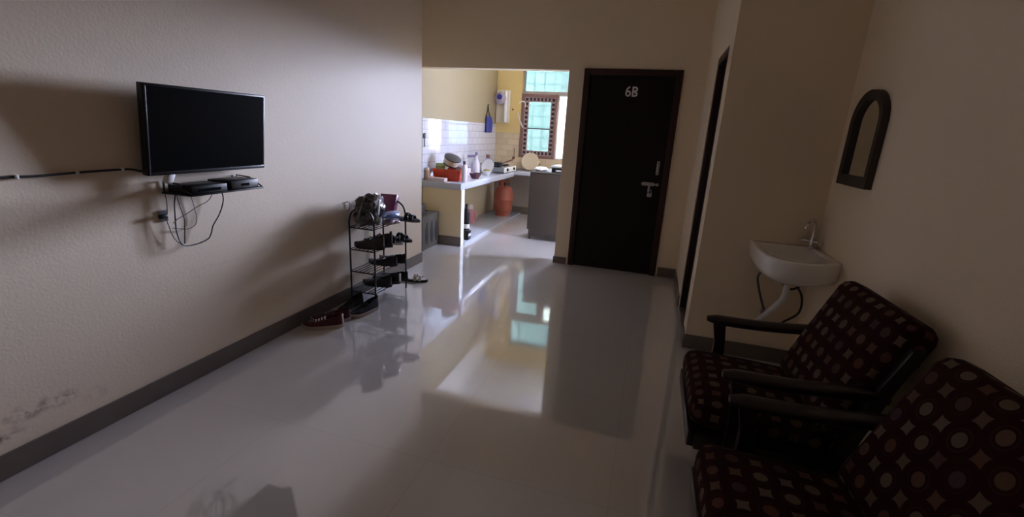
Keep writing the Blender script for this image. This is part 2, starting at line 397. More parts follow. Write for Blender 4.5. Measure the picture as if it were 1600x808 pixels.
# kitchen
TZ = 1.53
struct('wall_kitchen_left', MB().box(XK-0.12, XK, DL, YF+T, TZ, 2.44).box(XK-0.12, XK, DL, 5.25, 0, TZ).box(XK-0.12, XK, 5.25, YF+T, 0, 0.74), 'yellow_dimmed')
struct('wall_kitchen_upper', MB().box(XK-0.12, XK, DL, YF+T, 2.44, CEIL), 'white_paint')  # band above the view, whitened to brighten the floor reflection
struct('wall_kitchen_tiles', MB().box(XK-0.12, XK+0.008, 5.25, YF, 0.74, TZ), 'tile_left')
WX0, WX1 = -2.295, -1.34
HX0, HX1 = -1.20, -0.40
w = MB()
w.box(XK-0.1, WX0, YF, YF+0.2, 1.40, CEIL)
w.box(WX0, WX1, YF, YF+0.2, 2.62, CEIL).box(WX1, HX0, YF, YF+0.2, 1.0, CEIL).box(HX0, HX1, YF, YF+0.2, 2.62, CEIL).box(HX1, XKR+T, YF, YF+0.2, 0.0, CEIL)
struct('wall_kitchen_far', w, 'yellow')
struct('wall_kitchen_splash', MB().box(XK+0.008, WX0, YF-0.008, YF+0.2, 0.80, 1.40).box(WX0, HX1, YF-0.008, YF+0.2, 0.80, 1.0), 'tile_far')
struct('wall_kitchen_base', MB().box(XK, HX1, YF-0.004, YF+0.2, 0.0, 0.80), 'grey_plaster')
SY0, SY1, SZ0, SZ1 = 5.34, 5.90, 0.85, 2.35
struct('wall_kitchen_right', MB().box(XKR, XKR+T, D+T, SY0, 0, CEIL).box(XKR, XKR+T, SY1, YF, 0, CEIL).box(XKR, XKR+T, SY0, SY1, 0, SZ0).box(XKR, XKR+T, SY0, SY1, SZ1, CEIL), 'pale_yellow')

# skirting tiles
struct('baseboard_left', MB().box(XL, XL+0.012, YB, DL, 0, BB, 0.002), 'skirting')
w = MB().box(XO-0.012, DX0-0.02, D-0.012, D, 0, BB*0.72, 0.002).box(XO-0.012, XO, D-0.012, D+T, 0, BB*0.72, 0.002).box(DX1+0.02, XC, D-0.012, D, 0, BB, 0.002)
struct('baseboard_back', w, 'skirting')
struct('baseboard_corridor', MB().box(XC-0.012, XC, D2-0.012, DY0-0.02, 0, BB, 0.002).box(XC-0.012, XC, DY1+0.02, D-0.012, 0, BB, 0.002), 'skirting')
struct('baseboard_basin', MB().box(XC, XR, D2-0.012, D2, 0, BB, 0.002), 'skirting')
struct('baseboard_right', MB().box(XR-0.012, XR, YB, D2-0.012, 0, BB, 0.002), 'skirting')
struct('baseboard_kitchen', MB().box(XK+0.01, HX1, YF-0.016, YF-0.004, 0.0, 0.13, 0.002), 'skirting')

# main door, closed, with number 6B
d1 = struct_empty('door_1', ((DX0+DX1)/2, D, 0))
hx = (DX1-DX0)/2; fw_ = 0.062
f = MB().box(-hx, -hx+fw_, -0.022, 0.10, 0, HD, 0.004).box(hx-fw_, hx, -0.022, 0.10, 0, HD, 0.004).box(-hx+fw_, hx-fw_, -0.022, 0.10, HD-fw_, HD, 0.004)
f.build('door_frame', 'door_frame', d1)
leaf = MB().box(-hx+fw_, hx-fw_, 0.012, 0.05, 0.001, HD-fw_).build('door_leaf', 'door', d1)
ox = (DX0+DX1)/2
MB().tube([(0.045-ox, -0.006, 1.10), (0.045-ox, -0.03, 1.11), (0.045-ox, -0.03, 1.19), (0.045-ox, -0.006, 1.20)], 0.007, 8).box(0.03-ox, 0.06-ox, 0.004, 0.012, 1.08, 1.22, 0.002).build('door_pull', 'steel', d1)
lb = MB().tube([(-0.10-ox, 0.0, 0.98), (0.075-ox, 0.0, 0.98)], 0.009, 8).box(-0.09-ox, 0.03-ox, 0.004, 0.012, 0.962, 0.998, 0.002)
for xx in (-0.075, -0.02, 0.06): lb.box(xx-0.01-ox, xx+0.01-ox, -0.012, 0.012, 0.966, 0.994, 0.003)
bolt = lb.build('slide_bolt', 'steel', d1)
MB().box(-0.030-ox, -0.008-ox, -0.010, 0.006, 0.90, 0.972, 0.002).build('hasp', 'steel', bolt)
pl = MB().tube([(-0.02-ox, -0.02, 0.885)] + [(-0.005-ox+0.016*math.cos(a), -0.02, 0.905+0.02*math.sin(a)) for a in [PI*k/8 for k in range(9)]][::-1] + [(0.011-ox, -0.02, 0.885)], 0.004, 8)
pl.box(-0.03-ox, 0.018-ox, -0.032, -0.008, 0.85, 0.89, 0.004)
pl.build('padlock', 'steel', bolt)
def letter(ch, x, z, h, w_):
    n = MB(); y0, y1 = 0.007, 0.012; t = 0.016
    def arcs(c, rx, rz, a0, a1, k=18):
        for i in range(k):
            A = a0+(a1-a0)*i/k; B = a0+(a1-a0)*(i+1)/k
            q = [(c[0]+(rx)*math.cos(A), c[1]+(rz)*math.sin(A)), (c[0]+rx*math.cos(B), c[1]+rz*math.sin(B)),
                 (c[0]+(rx-t)*math.cos(B), c[1]+(rz-t)*math.sin(B)), (c[0]+(rx-t)*math.cos(A), c[1]+(rz-t)*math.sin(A))]
            n.prism(q, y0, y1, 'Y')
    if ch == '6':
        arcs((x, z+h*0.30), w_/2, h*0.30, 0, 2*PI, 24)
        arcs((x+w_*0.30, z+h*0.34), w_*0.80, h*0.66, PI*0.52, PI*1.02)
    else:
        n.box(x-w_/2, x-w_/2+t, y0, y1, z, z+h)
        for zz, hh in ((z, h*0.53), (z+h*0.47, h*0.53)):
            n.box(x-w_/2+t, x, y0, y1, zz, zz+t).box(x-w_/2+t, x, y0, y1, zz+hh-t, zz+hh)
            arcs((x, zz+hh/2), w_/2, hh/2, -PI/2, PI/2, 14)
    return n
letter('6', -0.343-ox, 1.84, 0.100, 0.056).build('digit', 'white_letter', d1)
letter('B', -0.277-ox, 1.84, 0.098, 0.056).build('letter', 'white_letter', d1)

# bathroom doorway in the corridor wall
d2 = struct_empty('door_2', (XC, (DY0+DY1)/2, 0))
hy = (DY1-DY0)/2
MB().box(0.006, 0.095, -hy, -hy+0.05, 0, DZ, 0.003).box(0.006, 0.095, hy-0.05, hy, 0, DZ, 0.003).box(0.006, 0.095, -hy+0.05, hy-0.05, DZ-0.05, DZ, 0.003).build('door_frame', 'door_frame', d2)
MB().box(0.045, 0.08, -hy+0.05, hy-0.05, 0.03, DZ-0.05).build('door_leaf', 'door', d2)
MB().box(0.0, 0.095, -hy+0.05, hy-0.05, 0.0, 0.03, 0.003).build('threshold', 'skirting', d2)

# kitchen windows, then unseen ones added to bring in more light
w1 = struct_empty('window_1', ((WX0+WX1)/2, YF+0.10, 2.10))      # ventilator
hw = (WX1-WX0)/2
MB().box(-hw, hw, -0.06, 0.06, -0.045, 0.0).box(-hw, hw, -0.03, 0.03, 0.47, 0.52).box(-hw, -hw+0.03, -0.03, 0.03, 0.0, 0.47).box(hw-0.03, hw, -0.03, 0.03, 0.0, 0.47).build('window_frame', 'concrete', w1)
MB().box(-hw+0.03, hw-0.03, -0.003, 0.003, 0.0, 0.47).build('pane', 'pane', w1)
GX0, GX1, GZ0, GZ1 = -2.295, -1.665, 1.0, 2.055
w2 = struct_empty('window_2', ((GX0+GX1)/2, YF+0.06, GZ0))
gw = (GX1-GX0)/2; gh = GZ1-GZ0
def ring(mb, x0, x1, z0, z1, t, y0, y1, bev=0.0):
    mb.box(x0, x0+t, y0, y1, z0, z1, bev).box(x1-t, x1, y0, y1, z0, z1, bev).box(x0+t, x1-t, y0, y1, z0, z0+t, bev).box(x0+t, x1-t, y0, y1, z1-t, z1, bev)
fr_ = MB(); ring(fr_, -gw, gw, 0, gh, 0.045, -0.05, 0.05, 0.004); fr_.build('window_frame', 'grille', w2)
ib = MB(); ring(ib, -gw+0.045, gw-0.045, 0.045, gh-0.045, 0.075, 0.01, 0.03); ib.build('carved_border', 'grille_dark', w2)
pb = MB(); k = 0
ring(pb, -gw+0.045, gw-0.045, 0.045, gh-0.045, 0.012, -0.005, 0.02); ring(pb, -gw+0.108, gw-0.108, 0.108, gh-0.108, 0.014, -0.005, 0.02)
nz = 13
for i in range(nz+1):
    z = 0.05+(gh-0.10)*i/nz
    for sx in (-1, 1): pb.box(min(sx*(gw-0.05), sx*(gw-0.115)), max(sx*(gw-0.05), sx*(gw-0.115)), -0.004, 0.02, z-0.014, z+0.014)
for i in range(7):
    x = -gw+0.12+(2*gw-0.24)*i/6
    for z in (0.05, gh-0.115): pb.box(x-0.014, x+0.014, -0.004, 0.02, z, z+0.065)
pb.build('fretwork', 'grille_pale', w2)
MB().box(-gw+0.12, gw-0.12, -0.006, 0.012, 0.485, 0.505).build('window_bar', 'grille_dark', w2)
MB().box(-gw+0.12, gw-0.12, 0.022, 0.027, 0.12, gh-0.12).build('pane', 'pane', w2)
w3 = struct_empty('window_3', ((GX1+WX1)/2, YF+0.10, 1.0))
sw = (WX1-GX1)/2
s3 = MB(); ring(s3, -sw, sw, 0, 1.055, 0.02, -0.03, 0.03, 0.003); s3.build('window_frame', 'white_paint', w3)
MB().box(-sw+0.02, sw-0.02, -0.003, 0.003, 0.02, 1.035).build('pane', 'pane_side', w3)
w4 = struct_empty('added_window_far', ((HX0+HX1)/2, YF+0.10, 1.0))  # unseen clear window, added as the main light on the left wall
aw = (HX1-HX0)/2
s4 = MB(); ring(s4, -aw, aw, 0, 1.62, 0.03, -0.03, 0.03, 0.003); s4.build('window_frame', 'grille', w4)
MB().box(-aw+0.03, aw-0.03, -0.003, 0.003, 0.03, 1.59).build('pane', 'pane_clear', w4)

w5 = struct_empty('added_window_side', (XKR+0.07, (SY0+SY1)/2, SZ0))  # unseen side window, added to brighten the kitchen
q_ = (SY1-SY0)/2; sh_ = SZ1-SZ0
MB().box(-0.03, 0.03, -q_, -q_+0.04, 0, sh_, 0.003).box(-0.03, 0.03, q_-0.04, q_, 0, sh_, 0.003).box(-0.03, 0.03, -q_+0.04, q_-0.04, 0, 0.04, 0.003).box(-0.03, 0.03, -q_+0.04, q_-0.04, sh_-0.04, sh_, 0.003).build('window_frame', 'grille', w5)
MB().box(-0.003, 0.003, -q_+0.04, q_-0.04, 0.04, sh_-0.04).build('pane', 'pane_clear', w5)

# outside
o = MB().box(-30, 30, YF+0.3, 60, -0.8, -0.6).build('ground', 'ground', smooth=False); o['kind'] = 'structure'
b1 = MB().box(-9.0, -2.45, 12.0, 16.0, -0.6, 7.0).build('building', 'facade', smooth=False)
tag(b1, 'pale cyan brick building outside, seen through the kitchen window', 'building')
b2 = MB().box(1.2, 9.0, 8.7, 12.0, -0.6, 7.0).build('added_sky_blocker', 'sky_blocker', smooth=False); b2['kind'] = 'structure'  # unseen block, added to keep sideways sky light off the kitchen wall

# ------------------------------------------------------------------ TELEVISION and what is under it
TVY, TVZ = 1.93, 1.355
tv = thing('television', 'black flat screen television tilted forward on the left wall', 'television', (XL, TVY, TVZ))
R = Matrix.Translation((0.085, 0, 0)) @ Matrix.Rotation(math.radians(6.5), 4, 'Y')
hw_, hh_ = 0.343, 0.207
b = MB(); b.box(-0.02, 0.016, -hw_, hw_, -hh_, hh_, 0.004, R); b.build('casing', 'black_plastic', tv)
MB().box(0.0165, 0.0175, -hw_+0.012, hw_-0.010, -hh_+0.020, hh_-0.010, 0, R).build('screen', 'black_gloss', tv)
z = MB(); z.box(0.0165, 0.021, -hw_+0.005, -hw_+0.012, -hh_+0.004, hh_-0.01, 0.001, R).box(0.0165, 0.021, -hw_+0.012, hw_-0.004, -hh_+0.006, -hh_+0.018, 0.001, R)
z.build('bezel_strip', 'bezel', tv)
MB().box(-0.06, -0.02, -0.22, 0.22, -0.16, 0.10, 0.012, R).build('rear_housing', 'black_plastic', tv)
MB().box(0.0, 0.012, -0.10, 0.10, -0.10, 0.10, 0.002).box(0.012, 0.05, -0.05, -0.02, -0.06, 0.06).box(0.012, 0.05, 0.02, 0.05, -0.06, 0.06).build('wall_bracket', 'black_metal', tv)

sh = thing('wall_shelf', 'small black wire shelf under the television', 'shelf', (XL, 1.93, 1.055))
MB().box(0.0, 0.19, -0.235, 0.215, -0.006, 0.002, 0.002).build('shelf_board', 'black_plastic', sh)
for yy in (0.205, -0.225): MB().tube([(0.006, yy, 0.0), (0.006, yy, 0.055), (0.10, yy, 0.050), (0.185, yy, 0.003)], 0.004, 8).build('wire_bracket', 'black_metal', sh)
bxa = thing('set_top_box', 'left black receiver box on the small shelf below the television', 'set-top box', (XL+0.10, 1.815, 1.057))
MB().box(-0.075, 0.075, -0.105, 0.10, 0, 0.040, 0.004).build('casing', 'black_plastic', bxa)
MB().box(0.075, 0.0765, -0.06, 0.06, 0.010, 0.024).build('display_window', 'black_gloss', bxa)
bxb = thing('set_top_box', 'right black receiver box with a grey front on the small shelf', 'set-top box', (XL+0.10, 2.025, 1.057))
MB().box(-0.075, 0.075, -0.095, 0.095, 0, 0.048, 0.004).build('casing', 'black_plastic', bxb)
MB().box(0.075, 0.0768, -0.085, 0.085, 0.006, 0.042, 0.0004).build('front_panel', 'cab_dark', bxb)
MB().box(0.0768, 0.078, -0.02, 0.03, 0.016, 0.030).build('display_window', 'black_gloss', bxb)
XW = -2.29
def cable(name, label, pts, r, m, x=XW):
    P = [(x if len(p) == 2 else p[0], p[-2], p[-1]) for p in pts]
    o = MB().tube(smooth_path(P), r, 6).build(name, m)
    return tag(o, label, 'cable')
cable('cable', 'thin black cable hanging leftmost from the white adapter below the television', [(1.701, 1.107), (1.696, 1.056), (1.7, 1.014), (1.693, 0.946), (1.685, 0.927), (1.694, 0.882), (1.712, 0.819), (1.749, 0.778)], 0.0022, 'black_cable')
cable('cable', 'black cable dropping in a steep diagonal from the television to the lowest point', [(1.734, 1.12), (1.748, 1.061), (1.761, 0.979), (1.774, 0.912), (1.769, 0.858), (1.758, 0.784)], 0.0028, 'black_cable', XW+0.006)
cable('cable', 'thick black cable hanging in the largest loop below the shelf', [(1.771, 1.093), (1.744, 1.056), (1.728, 1.0), (1.721, 0.931), (1.718, 0.856), (1.732, 0.798), (1.757, 0.773), (1.822, 0.77), (1.885, 0.783), (1.908, 0.808), (1.927, 0.852), (1.974, 0.909), (2.006, 0.976), (2.005, 1.023), (1.994, 1.045)], 0.0034, 'black_cable', XW+0.014)
cable('cable', 'thin grey cable hanging in a small inner loop below the shelf', [(1.83, 1.047), (1.837, 1.013), (1.847, 0.956), (1.852, 0.899), (1.838, 0.868), (1.803, 0.854), (1.769, 0.858), (1.715, 0.873)], 0.002, 'grey_cable', XW-0.006)
cable('cable', 'thin grey cable running diagonally from the shelf down to the wall plug', [(1.952, 1.043), (1.911, 0.993), (1.843, 0.968), (1.774, 0.937), (1.727, 0.92), (1.703, 0.902)], 0.002, 'grey_cable', XW+0.02)
wc = thing('wall_cable', 'long black cable clipped along the left wall to the television', 'cable', (XL, 1.3, 1.17))
P = [(0.010, -0.75, 0.012), (0.010, -0.197, 0.004), (0.010, -0.082, 0.002), (0.010, 0.048, 0.006), (0.010, 0.196, 0.008), (0.010, 0.264, 0.006), (0.012, 0.31, -0.006), (0.02, 0.36, -0.01)]
MB().tube(smooth_path(P), 0.005, 8).build('cord', 'black_cable', wc)
for (yy, zz) in ((-0.150, 0.003), (0.048, 0.006), (0.225, 0.008)):
    MB().box(0.0, 0.018, yy-0.006, yy+0.006, zz-0.008, zz+0.008, 0.002).build('cable_clip', 'white_plastic', wc)
ad = thing('power_adapter', 'white adapter hanging at the lower left corner of the television', 'adapter', (XL+0.06, 1.70, 1.13))
Rm = Matrix.Rotation(math.radians(-25), 4, 'X')
MB().box(-0.02, 0.012, -0.016, 0.016, -0.028, 0.030, 0.004, Rm).build('casing', 'white_plastic', ad)
MB().tube([(0, 0, 0.028), (-0.01, 0.01, 0.05)], 0.004, 8).build('cord', 'white_plastic', ad)
pgx = thing('wall_socket_plug', 'small black plug in a grey wall socket left of the hanging cables', 'plug', (XL, 1.675, 0.94))
MB().box(0.0, 0.008, -0.012, 0.03, -0.028, 0.028, 0.003).build('socket_plate', 'grey_edge', pgx)
MB().box(0.008, 0.030, -0.022, 0.014, -0.010, 0.010, 0.004).build('plug_body', 'black_plastic', pgx)
hk = thing('wire_hook', 'bent grey wire loop on the left wall above the shoe rack', 'hook', (XL, 3.15, 0.79))
MB().tube(smooth_path([(0.004, -0.03, 0.03), (0.012, 0.0, 0.035), (0.014, 0.025, 0.015), (0.012, 0.015, -0.03), (0.012, -0.01, -0.035)], 5), 0.003, 6).build('hook', 'grey_cable', hk)
MB().tube(smooth_path([(0.004, 0.08, -0.02), (0.012, 0.11, 0.02), (0.012, 0.16, 0.035), (0.012, 0.21, 0.02), (0.012, 0.23, -0.02)], 5), 0.0018, 6).build('thin_loop', 'grey_cable', hk)

# ------------------------------------------------------------------ SHOE RACK
RX0, RX1, RY0, RY1 = -2.255, -2.03, 3.10, 3.59
rk = thing('shoe_rack', 'black metal four tier shoe rack against the left wall', 'shoe rack', ((RX0+RX1)/2, (RY0+RY1)/2, 0))
rx, ry = (RX1-RX0)/2, (RY1-RY0)/2
TIERS = (0.095, 0.265, 0.45, 0.63)
for sy_ in (-1, 1):
    y = sy_*ry
    pts = [(-rx, y, 0), (-rx, y, 0.68), (-rx*0.8, y, 0.75), (-rx*0.3, y, 0.79), (rx*0.3, y, 0.79), (rx*0.8, y, 0.75), (rx, y, 0.68), (rx, y, 0)]
    MB().tube([pts[0]] + smooth_path(pts[1:-1], 4) + [pts[-1]], 0.0075, 8).build('side_frame', 'black_metal', rk)
for tz in TIERS:
    m_ = MB()
    for sy_ in (-1, 1): m_.tube([(-rx, sy_*ry, tz), (rx, sy_*ry, tz)], 0.0055, 8)
    for i in range(7):
        x = -rx+2*rx*i/6
        m_.tube([(x, -ry, tz+0.004), (x, ry, tz+0.004)], 0.0038, 6)
    m_.build('tier', 'black_metal', rk)

def make_shoe(name, label, L, W, H, upper, sole, loc, rz, heel=None, lace=None, ankle=0.42, group=None, sole_t=0.026, flat=1.0):
    # toe towards +X; origin under the middle of the sole
    t_ = thing(name, label, 'shoe', loc, rz, group)
    def halfw(t):
        a = 0.66+0.34*math.sin(PI*min(1, max(0, (t-0.05)*0.9))**1.2)
        e = min(1, (t/0.10))**0.5 if t < 0.10 else (min(1, (1-t)/0.20))**0.5 if t > 0.80 else 1
        return W/2*a*max(e, 0.12)
    N = 18
    def st(g, top):
        rings = []
        for i in range(N+1):
            t = i/N; x = (t-0.5)*L; h = halfw(t)*g
            toe = 0.014*max(0, (t-0.75)/0.25)**2
            rings.append([(x, -h, toe), (x, h, toe), (x, h*1.02, top+toe*0.8), (x, -h*1.02, top+toe*0.8)])
        return rings
    MB().loft(st(1.06, sole_t)).build('sole', sole, t_, ang=50)
    rings = []
    K = 16
    for i in range(N+1):
        t = 0.012+0.976*i/N; x = (t-0.5)*L*0.97; h = halfw(t)*0.97
        if t < 0.30: top = H*(0.90+0.10*math.cos(t/0.30*PI*0.5))
        elif t < 0.62: q = (t-0.30)/0.32; top = H*(0.90-0.38*q)
        else: q = (t-0.62)/0.38; top = H*(0.52-0.16*q - 0.10*q*q)
        toe = 0.012*max(0, (t-0.75)/0.25)**2
        row = []
        for k in range(K+1):
            a = PI*k/K; cxx = math.cos(a); szz = max(0, math.sin(a))**0.62
            zz = sole_t*0.7+(top-sole_t*0.7)*szz
            if 0.07 < t < ankle and 4 <= k <= K-4:
                fall = 1.0 if 5 <= k <= K-5 else 0.0
                zz = zz*(1-fall)+ (sole_t+0.008)*fall
            yy = h*cxx*(1-0.22*(szz**3)*(1 if t < 0.5 else 0.5))
            row.append((x, yy, zz+toe))
        row.append((x, 0, sole_t*0.6+toe))
        rings.append(row)
    MB().loft(rings).build('upper', upper, t_, ang=60)
    if heel:
        MB().box(-L*0.495, -L*0.455, -W*0.12, W*0.12, sole_t*0.4, H*0.92, 0.004).build('heel_tab', heel, t_)
    if lace:
        lm = MB()
        for j in range(4):
            t = 0.44+0.07*j; x = (t-0.5)*L; zt = H*(0.90-0.38*min(1, max(0, (t-0.30)/0.32)))+0.003
            lm.tube([(x, -W*0.20, zt-0.010), (x+0.003, 0, zt+0.003), (x, W*0.20, zt-0.010)], 0.0035, 6)
        lm.build('laces', lace, t_)
    return t_

def make_sandal(name, label, L, W, sole, strap, loc, rz, tilt=0.0, insole=None, group=None):
    t_ = thing(name, label, 'sandal', loc, rz, group)
    N = 14; rings = []
    for i in range(N+1):
        t = i/N; x = (t-0.5)*L
        e = min(1, t/0.14)**0.5 if t < 0.14 else (min(1, (1-t)/0.18))**0.5 if t > 0.82 else 1
        h = W/2*(0.74+0.26*math.sin(PI*t**1.3))*max(e, 0.15); zc = 0.012*(1-t)*0.6+tilt*x
        rings.append([(x, -h, zc), (x, h, zc), (x, h, zc+0.020), (x, -h, zc+0.020)])
    MB().loft(rings).build('sole', sole, t_, ang=50)
    if insole:
        r3 = [[(p[0][0]*0.94, p[3][1]*0.9, p[3][2]+0.0005), (p[0][0]*0.94, p[2][1]*0.9, p[2][2]+0.0005), (p[0][0]*0.94, p[2][1]*0.9, p[2][2]+0.003), (p[0][0]*0.94, p[3][1]*0.9, p[3][2]+0.003)] for p in rings]
        MB().loft(r3).build('insole', insole, t_, ang=50)
    sm_ = MB()
    for x0, x1, hh in ((L*0.10, L*0.02, 0.055), (L*0.27, L*0.20, 0.040)):
        for q in range(3):
            xx = x0-(x0-x1)*q/2
            pts = [(xx, W*0.50*math.cos(PI*k/10), tilt*xx+0.016+hh*math.sin(PI*k/10)) for k in range(11)]
            sm_.tube(pts, 0.006, 6)
    sm_.build('strap', strap, t_)
    return t_

# on the floor beside the rack (toe towards +X before the turn)
make_shoe('sneaker', 'maroon sneaker with white heel tab on the floor, nearest to the camera', 0.285, 0.10, 0.105, 'maroon_fabric', 'beige_sole', (-2.135, 2.585, 0), math.radians(-150), heel='white_sole', lace='white_sole')
make_shoe('sneaker', 'maroon sneaker against the skirting behind the nearest one', 0.285, 0.10, 0.105, 'maroon_fabric', 'beige_sole', (-2.158, 2.705, 0), math.radians(-150), lace='dark_sole')
make_shoe('sneaker', 'black sneaker with beige sole beside the skirting at the foot of the rack', 0.29, 0.105, 0.115, 'black_fabric', 'beige_sole', (-2.16, 2.945, 0), math.radians(-95), lace='black_cable')
make_shoe('sneaker', 'black sneaker with white heel tab in front of the rack, farthest into the room', 0.29, 0.105, 0.115, 'black_fabric', 'beige_sole', (-2.025, 2.935, 0), math.radians(-103), heel='white_sole', lace='black_cable')
# lowest tier
tz = TIERS[0]+0.008
make_shoe('casual_shoe', 'black shoe at the near end of the lowest rack tier', 0.27, 0.095, 0.095, 'black_leather', 'dark_sole', (-2.135, 3.29, tz), math.radians(184), group=None)
make_shoe('casual_shoe', 'black shoe with a white heel stripe, middle of the lowest rack tier', 0.27, 0.095, 0.10, 'black_leather', 'dark_sole', (-2.115, 3.405, tz), math.radians(182), heel='white_sole')
make_shoe('casual_shoe', 'black shoe at the far end of the lowest rack tier', 0.27, 0.09, 0.085, 'black_fabric', 'dark_sole', (-2.10, 3.515, tz), math.radians(180))
make_sandal('sandal', 'white and black slipper on the floor just beyond the shoe rack', 0.26, 0.09, 'dark_sole', 'white_sole', (-2.06, 3.80, 0.0), math.radians(15), insole='white_sole')
# second tier from the bottom
tz = TIERS[1]+0.008
make_shoe('loafer', 'flat black loafer at the near end of the second rack tier', 0.27, 0.09, 0.085, 'black_leather', 'dark_sole', (-2.12, 3.36, tz), math.radians(184))
make_shoe('loafer', 'flat black loafer at the far end of the second rack tier', 0.27, 0.09, 0.085, 'black_leather', 'dark_sole', (-2.10, 3.485, tz), math.radians(178))
# third tier
tz = TIERS[2]+0.008
make_shoe('ankle_boot', 'dark brown boot at the near end of the third rack tier', 0.27, 0.095, 0.125, 'brown_leather', 'dark_sole', (-2.125, 3.175, tz), math.radians(184), lace='black_cable')
make_shoe('ankle_boot', 'dark brown boot in the middle of the third rack tier', 0.27, 0.095, 0.135, 'brown_leather', 'dark_sole', (-2.115, 3.285, tz), math.radians(182), lace='black_cable')
make_sandal('sandal', 'black strapped sandal with white edged sole on the third rack tier', 0.27, 0.095, 'white_sole', 'black_leather', (-2.08, 3.395, tz), math.radians(4), insole='black_leather')
make_sandal('sandal', 'black strapped sandal at the far end of the third rack tier', 0.27, 0.095, 'dark_sole', 'black_leather', (-2.06, 3.510, tz), math.radians(2), insole='black_leather')
# top tier
tz = TIERS[3]+0.008
def crumple(mb, cen, sx, sy_, sz, amp, seed, sub=4, fr=9):
    r = bmesh.ops.create_icosphere(mb.bm, subdivisions=sub, radius=1.0)
    for v in r['verts']:
        p = v.co.copy(); n = noise.fractal(p*1.6+Vector((seed, 0, 0)), 1.0, 2.2, 4)
        rdg = abs(noise.noise(p*3.1+Vector((0, seed, 0))))
        k = 1+amp*(n*0.8-rdg*1.1)
        q = Vector((p.x*sx, p.y*sy_, p.z*sz))*k
        q.z = max(q.z, -sz*0.80)
        v.co = Vector(cen)+q
    return mb
bg_ = thing('plastic_bag', 'crumpled grey plastic bag on top of the shoe rack', 'bag', (-2.165, 3.275, tz+0.012))
crumple(MB(), (0, -0.02, 0.10), 0.098, 0.185, 0.140, 0.35, 3.1).build('bag_body', 'plastic_bag', bg_, ang=25)
MB().box(0.085, 0.097, -0.075, -0.052, 0.02, 0.19, 0.003, Matrix.Rotation(math.radians(-12), 4, 'X')).build('white_strap', 'white_plastic', bg_)
MB().tube(smooth_path([(0.02, -0.22, 0.05), (0.05, -0.235, 0.12), (0.03, -0.17, 0.17), (0.0, -0.10, 0.19)], 5), 0.007, 6).build('bag_handle', 'plastic_bag', bg_)
mg = thing('carton', 'dark magenta slanted box standing behind the plastic bag on the rack', 'box', (-2.17, 3.485, tz), math.radians(8))
Rg = Matrix.Rotation(math.radians(-34), 4, 'X')
MB().box(-0.075, 0.075, -0.03, 0.035, 0.0, 0.21, 0.004, Matrix.Translation((0, 0.0, 0.022)) @ Rg).build('carton_body', 'magenta_bag', mg)
MB().box(-0.074, 0.074, -0.032, -0.0305, 0.12, 0.19, 0, Matrix.Translation((0, 0.0, 0.018)) @ Rg).build('grey_label', 'plastic_bag', mg)
crumple(MB(), (0, 0, 0), 0.060, 0.11, 0.032, 0.30, 8.2, 3).build('packet', 'blue_packet')
o = bpy.data.objects['packet']; o.location = (-2.015, 3.325, tz+0.082); tag(o, 'blue and white plastic packet at the front edge of the top rack tier', 'packet')
crumple(MB(), (0, 0, 0), 0.055, 0.10, 0.026, 0.35, 5.5, 3).build('packet', 'pink_packet')
o = bpy.data.objects['packet.001']; o.location = (-2.015, 3.335, tz+0.026); tag(o, 'pale pink crumpled packet lying under the blue one on the rack', 'packet')
make_sandal('sandal', 'grey foam slipper jutting out from the top rack tier', 0.26, 0.095, 'grey_foam', 'black_leather', (-1.985, 3.52, tz+0.002), math.radians(4), insole='black_fabric')

# ------------------------------------------------------------------ WASH BASIN in the corner
bs = thing('wash_basin', 'white ceramic wash basin fixed in the corner beside the mirror', 'wash basin', (XR, D2, 0.73))
out = [(-0.385, 0.0)]
ctl = [(-0.385, 0.0), (-0.392, -0.12), (-0.392, -0.30), (-0.375, -0.44), (-0.325, -0.535), (-0.24, -0.572), (-0.12, -0.545), (0.0, -0.455)]
sm = [p for p in smooth_path([(a, b_, 0) for a, b_ in ctl], 5)]
outline = [(p.x, p.y) for p in sm] + [(0.0, 0.0)]
cc = Vector((-0.19, -0.26))
def scale_out(g, dx=0.0, dy=0.0): return [(cc.x+(x-cc.x)*g+dx, cc.y+(y-cc.y)*g+dy) for x, y in outline]
rings = [[(x, y, z_) for x, y in scale_out(g)] for g, z_ in ((0.35, -0.055), (0.70, -0.045), (0.93, -0.012), (0.985, 0.02), (1.0, 0.09), (0.99, 0.104), (0.965, 0.108), (0.80, 0.106), (0.74, 0.095), (0.66, 0.03), (0.50, 0.0), (0.10, -0.012))]
for ring_ in rings:
    for i, (x, y, z_) in enumerate(ring_):
        ring_[i] = (min(x, -0.001), min(y, -0.001), z_)
MB().loft(rings).build('bowl', 'ceramic', bs, ang=40)
MB().lathe([(0.0, 0.0), (0.022, 0.0), (0.022, 0.004), (0.0, 0.004)], (cc.x, cc.y, -0.010), 16).build('drain', 'chrome', bs)
tp = MB()
tp.lathe([(0.024, 0.0), (0.024, 0.012), (0.015, 0.02), (0.013, 0.06), (0.0, 0.065)], (-0.05, -0.06, 0.106), 16)
tp.tube(smooth_path([(-0.05, -0.06, 0.15), (-0.05, -0.06, 0.235), (-0.062, -0.075, 0.275), (-0.09, -0.11, 0.285), (-0.115, -0.14, 0.262), (-0.122, -0.148, 0.235)], 6), 0.011, 10)
tap = tp.build('tap', 'chrome', bs)
hn = MB().tube([(-0.10, -0.01+0.0, 0.145), (-0.05, -0.06, 0.145), (-0.005, -0.105, 0.145)], 0.010, 8)
hn.lathe([(0.016, 0), (0.018, 0.02), (0.0, 0.024)], (-0.10, -0.012, 0.135), 10).lathe([(0.016, 0), (0.018, 0.02), (0.0, 0.024)], (-0.015, -0.105, 0.135), 10)
hn.build('tap_handle', 'chrome', tap)
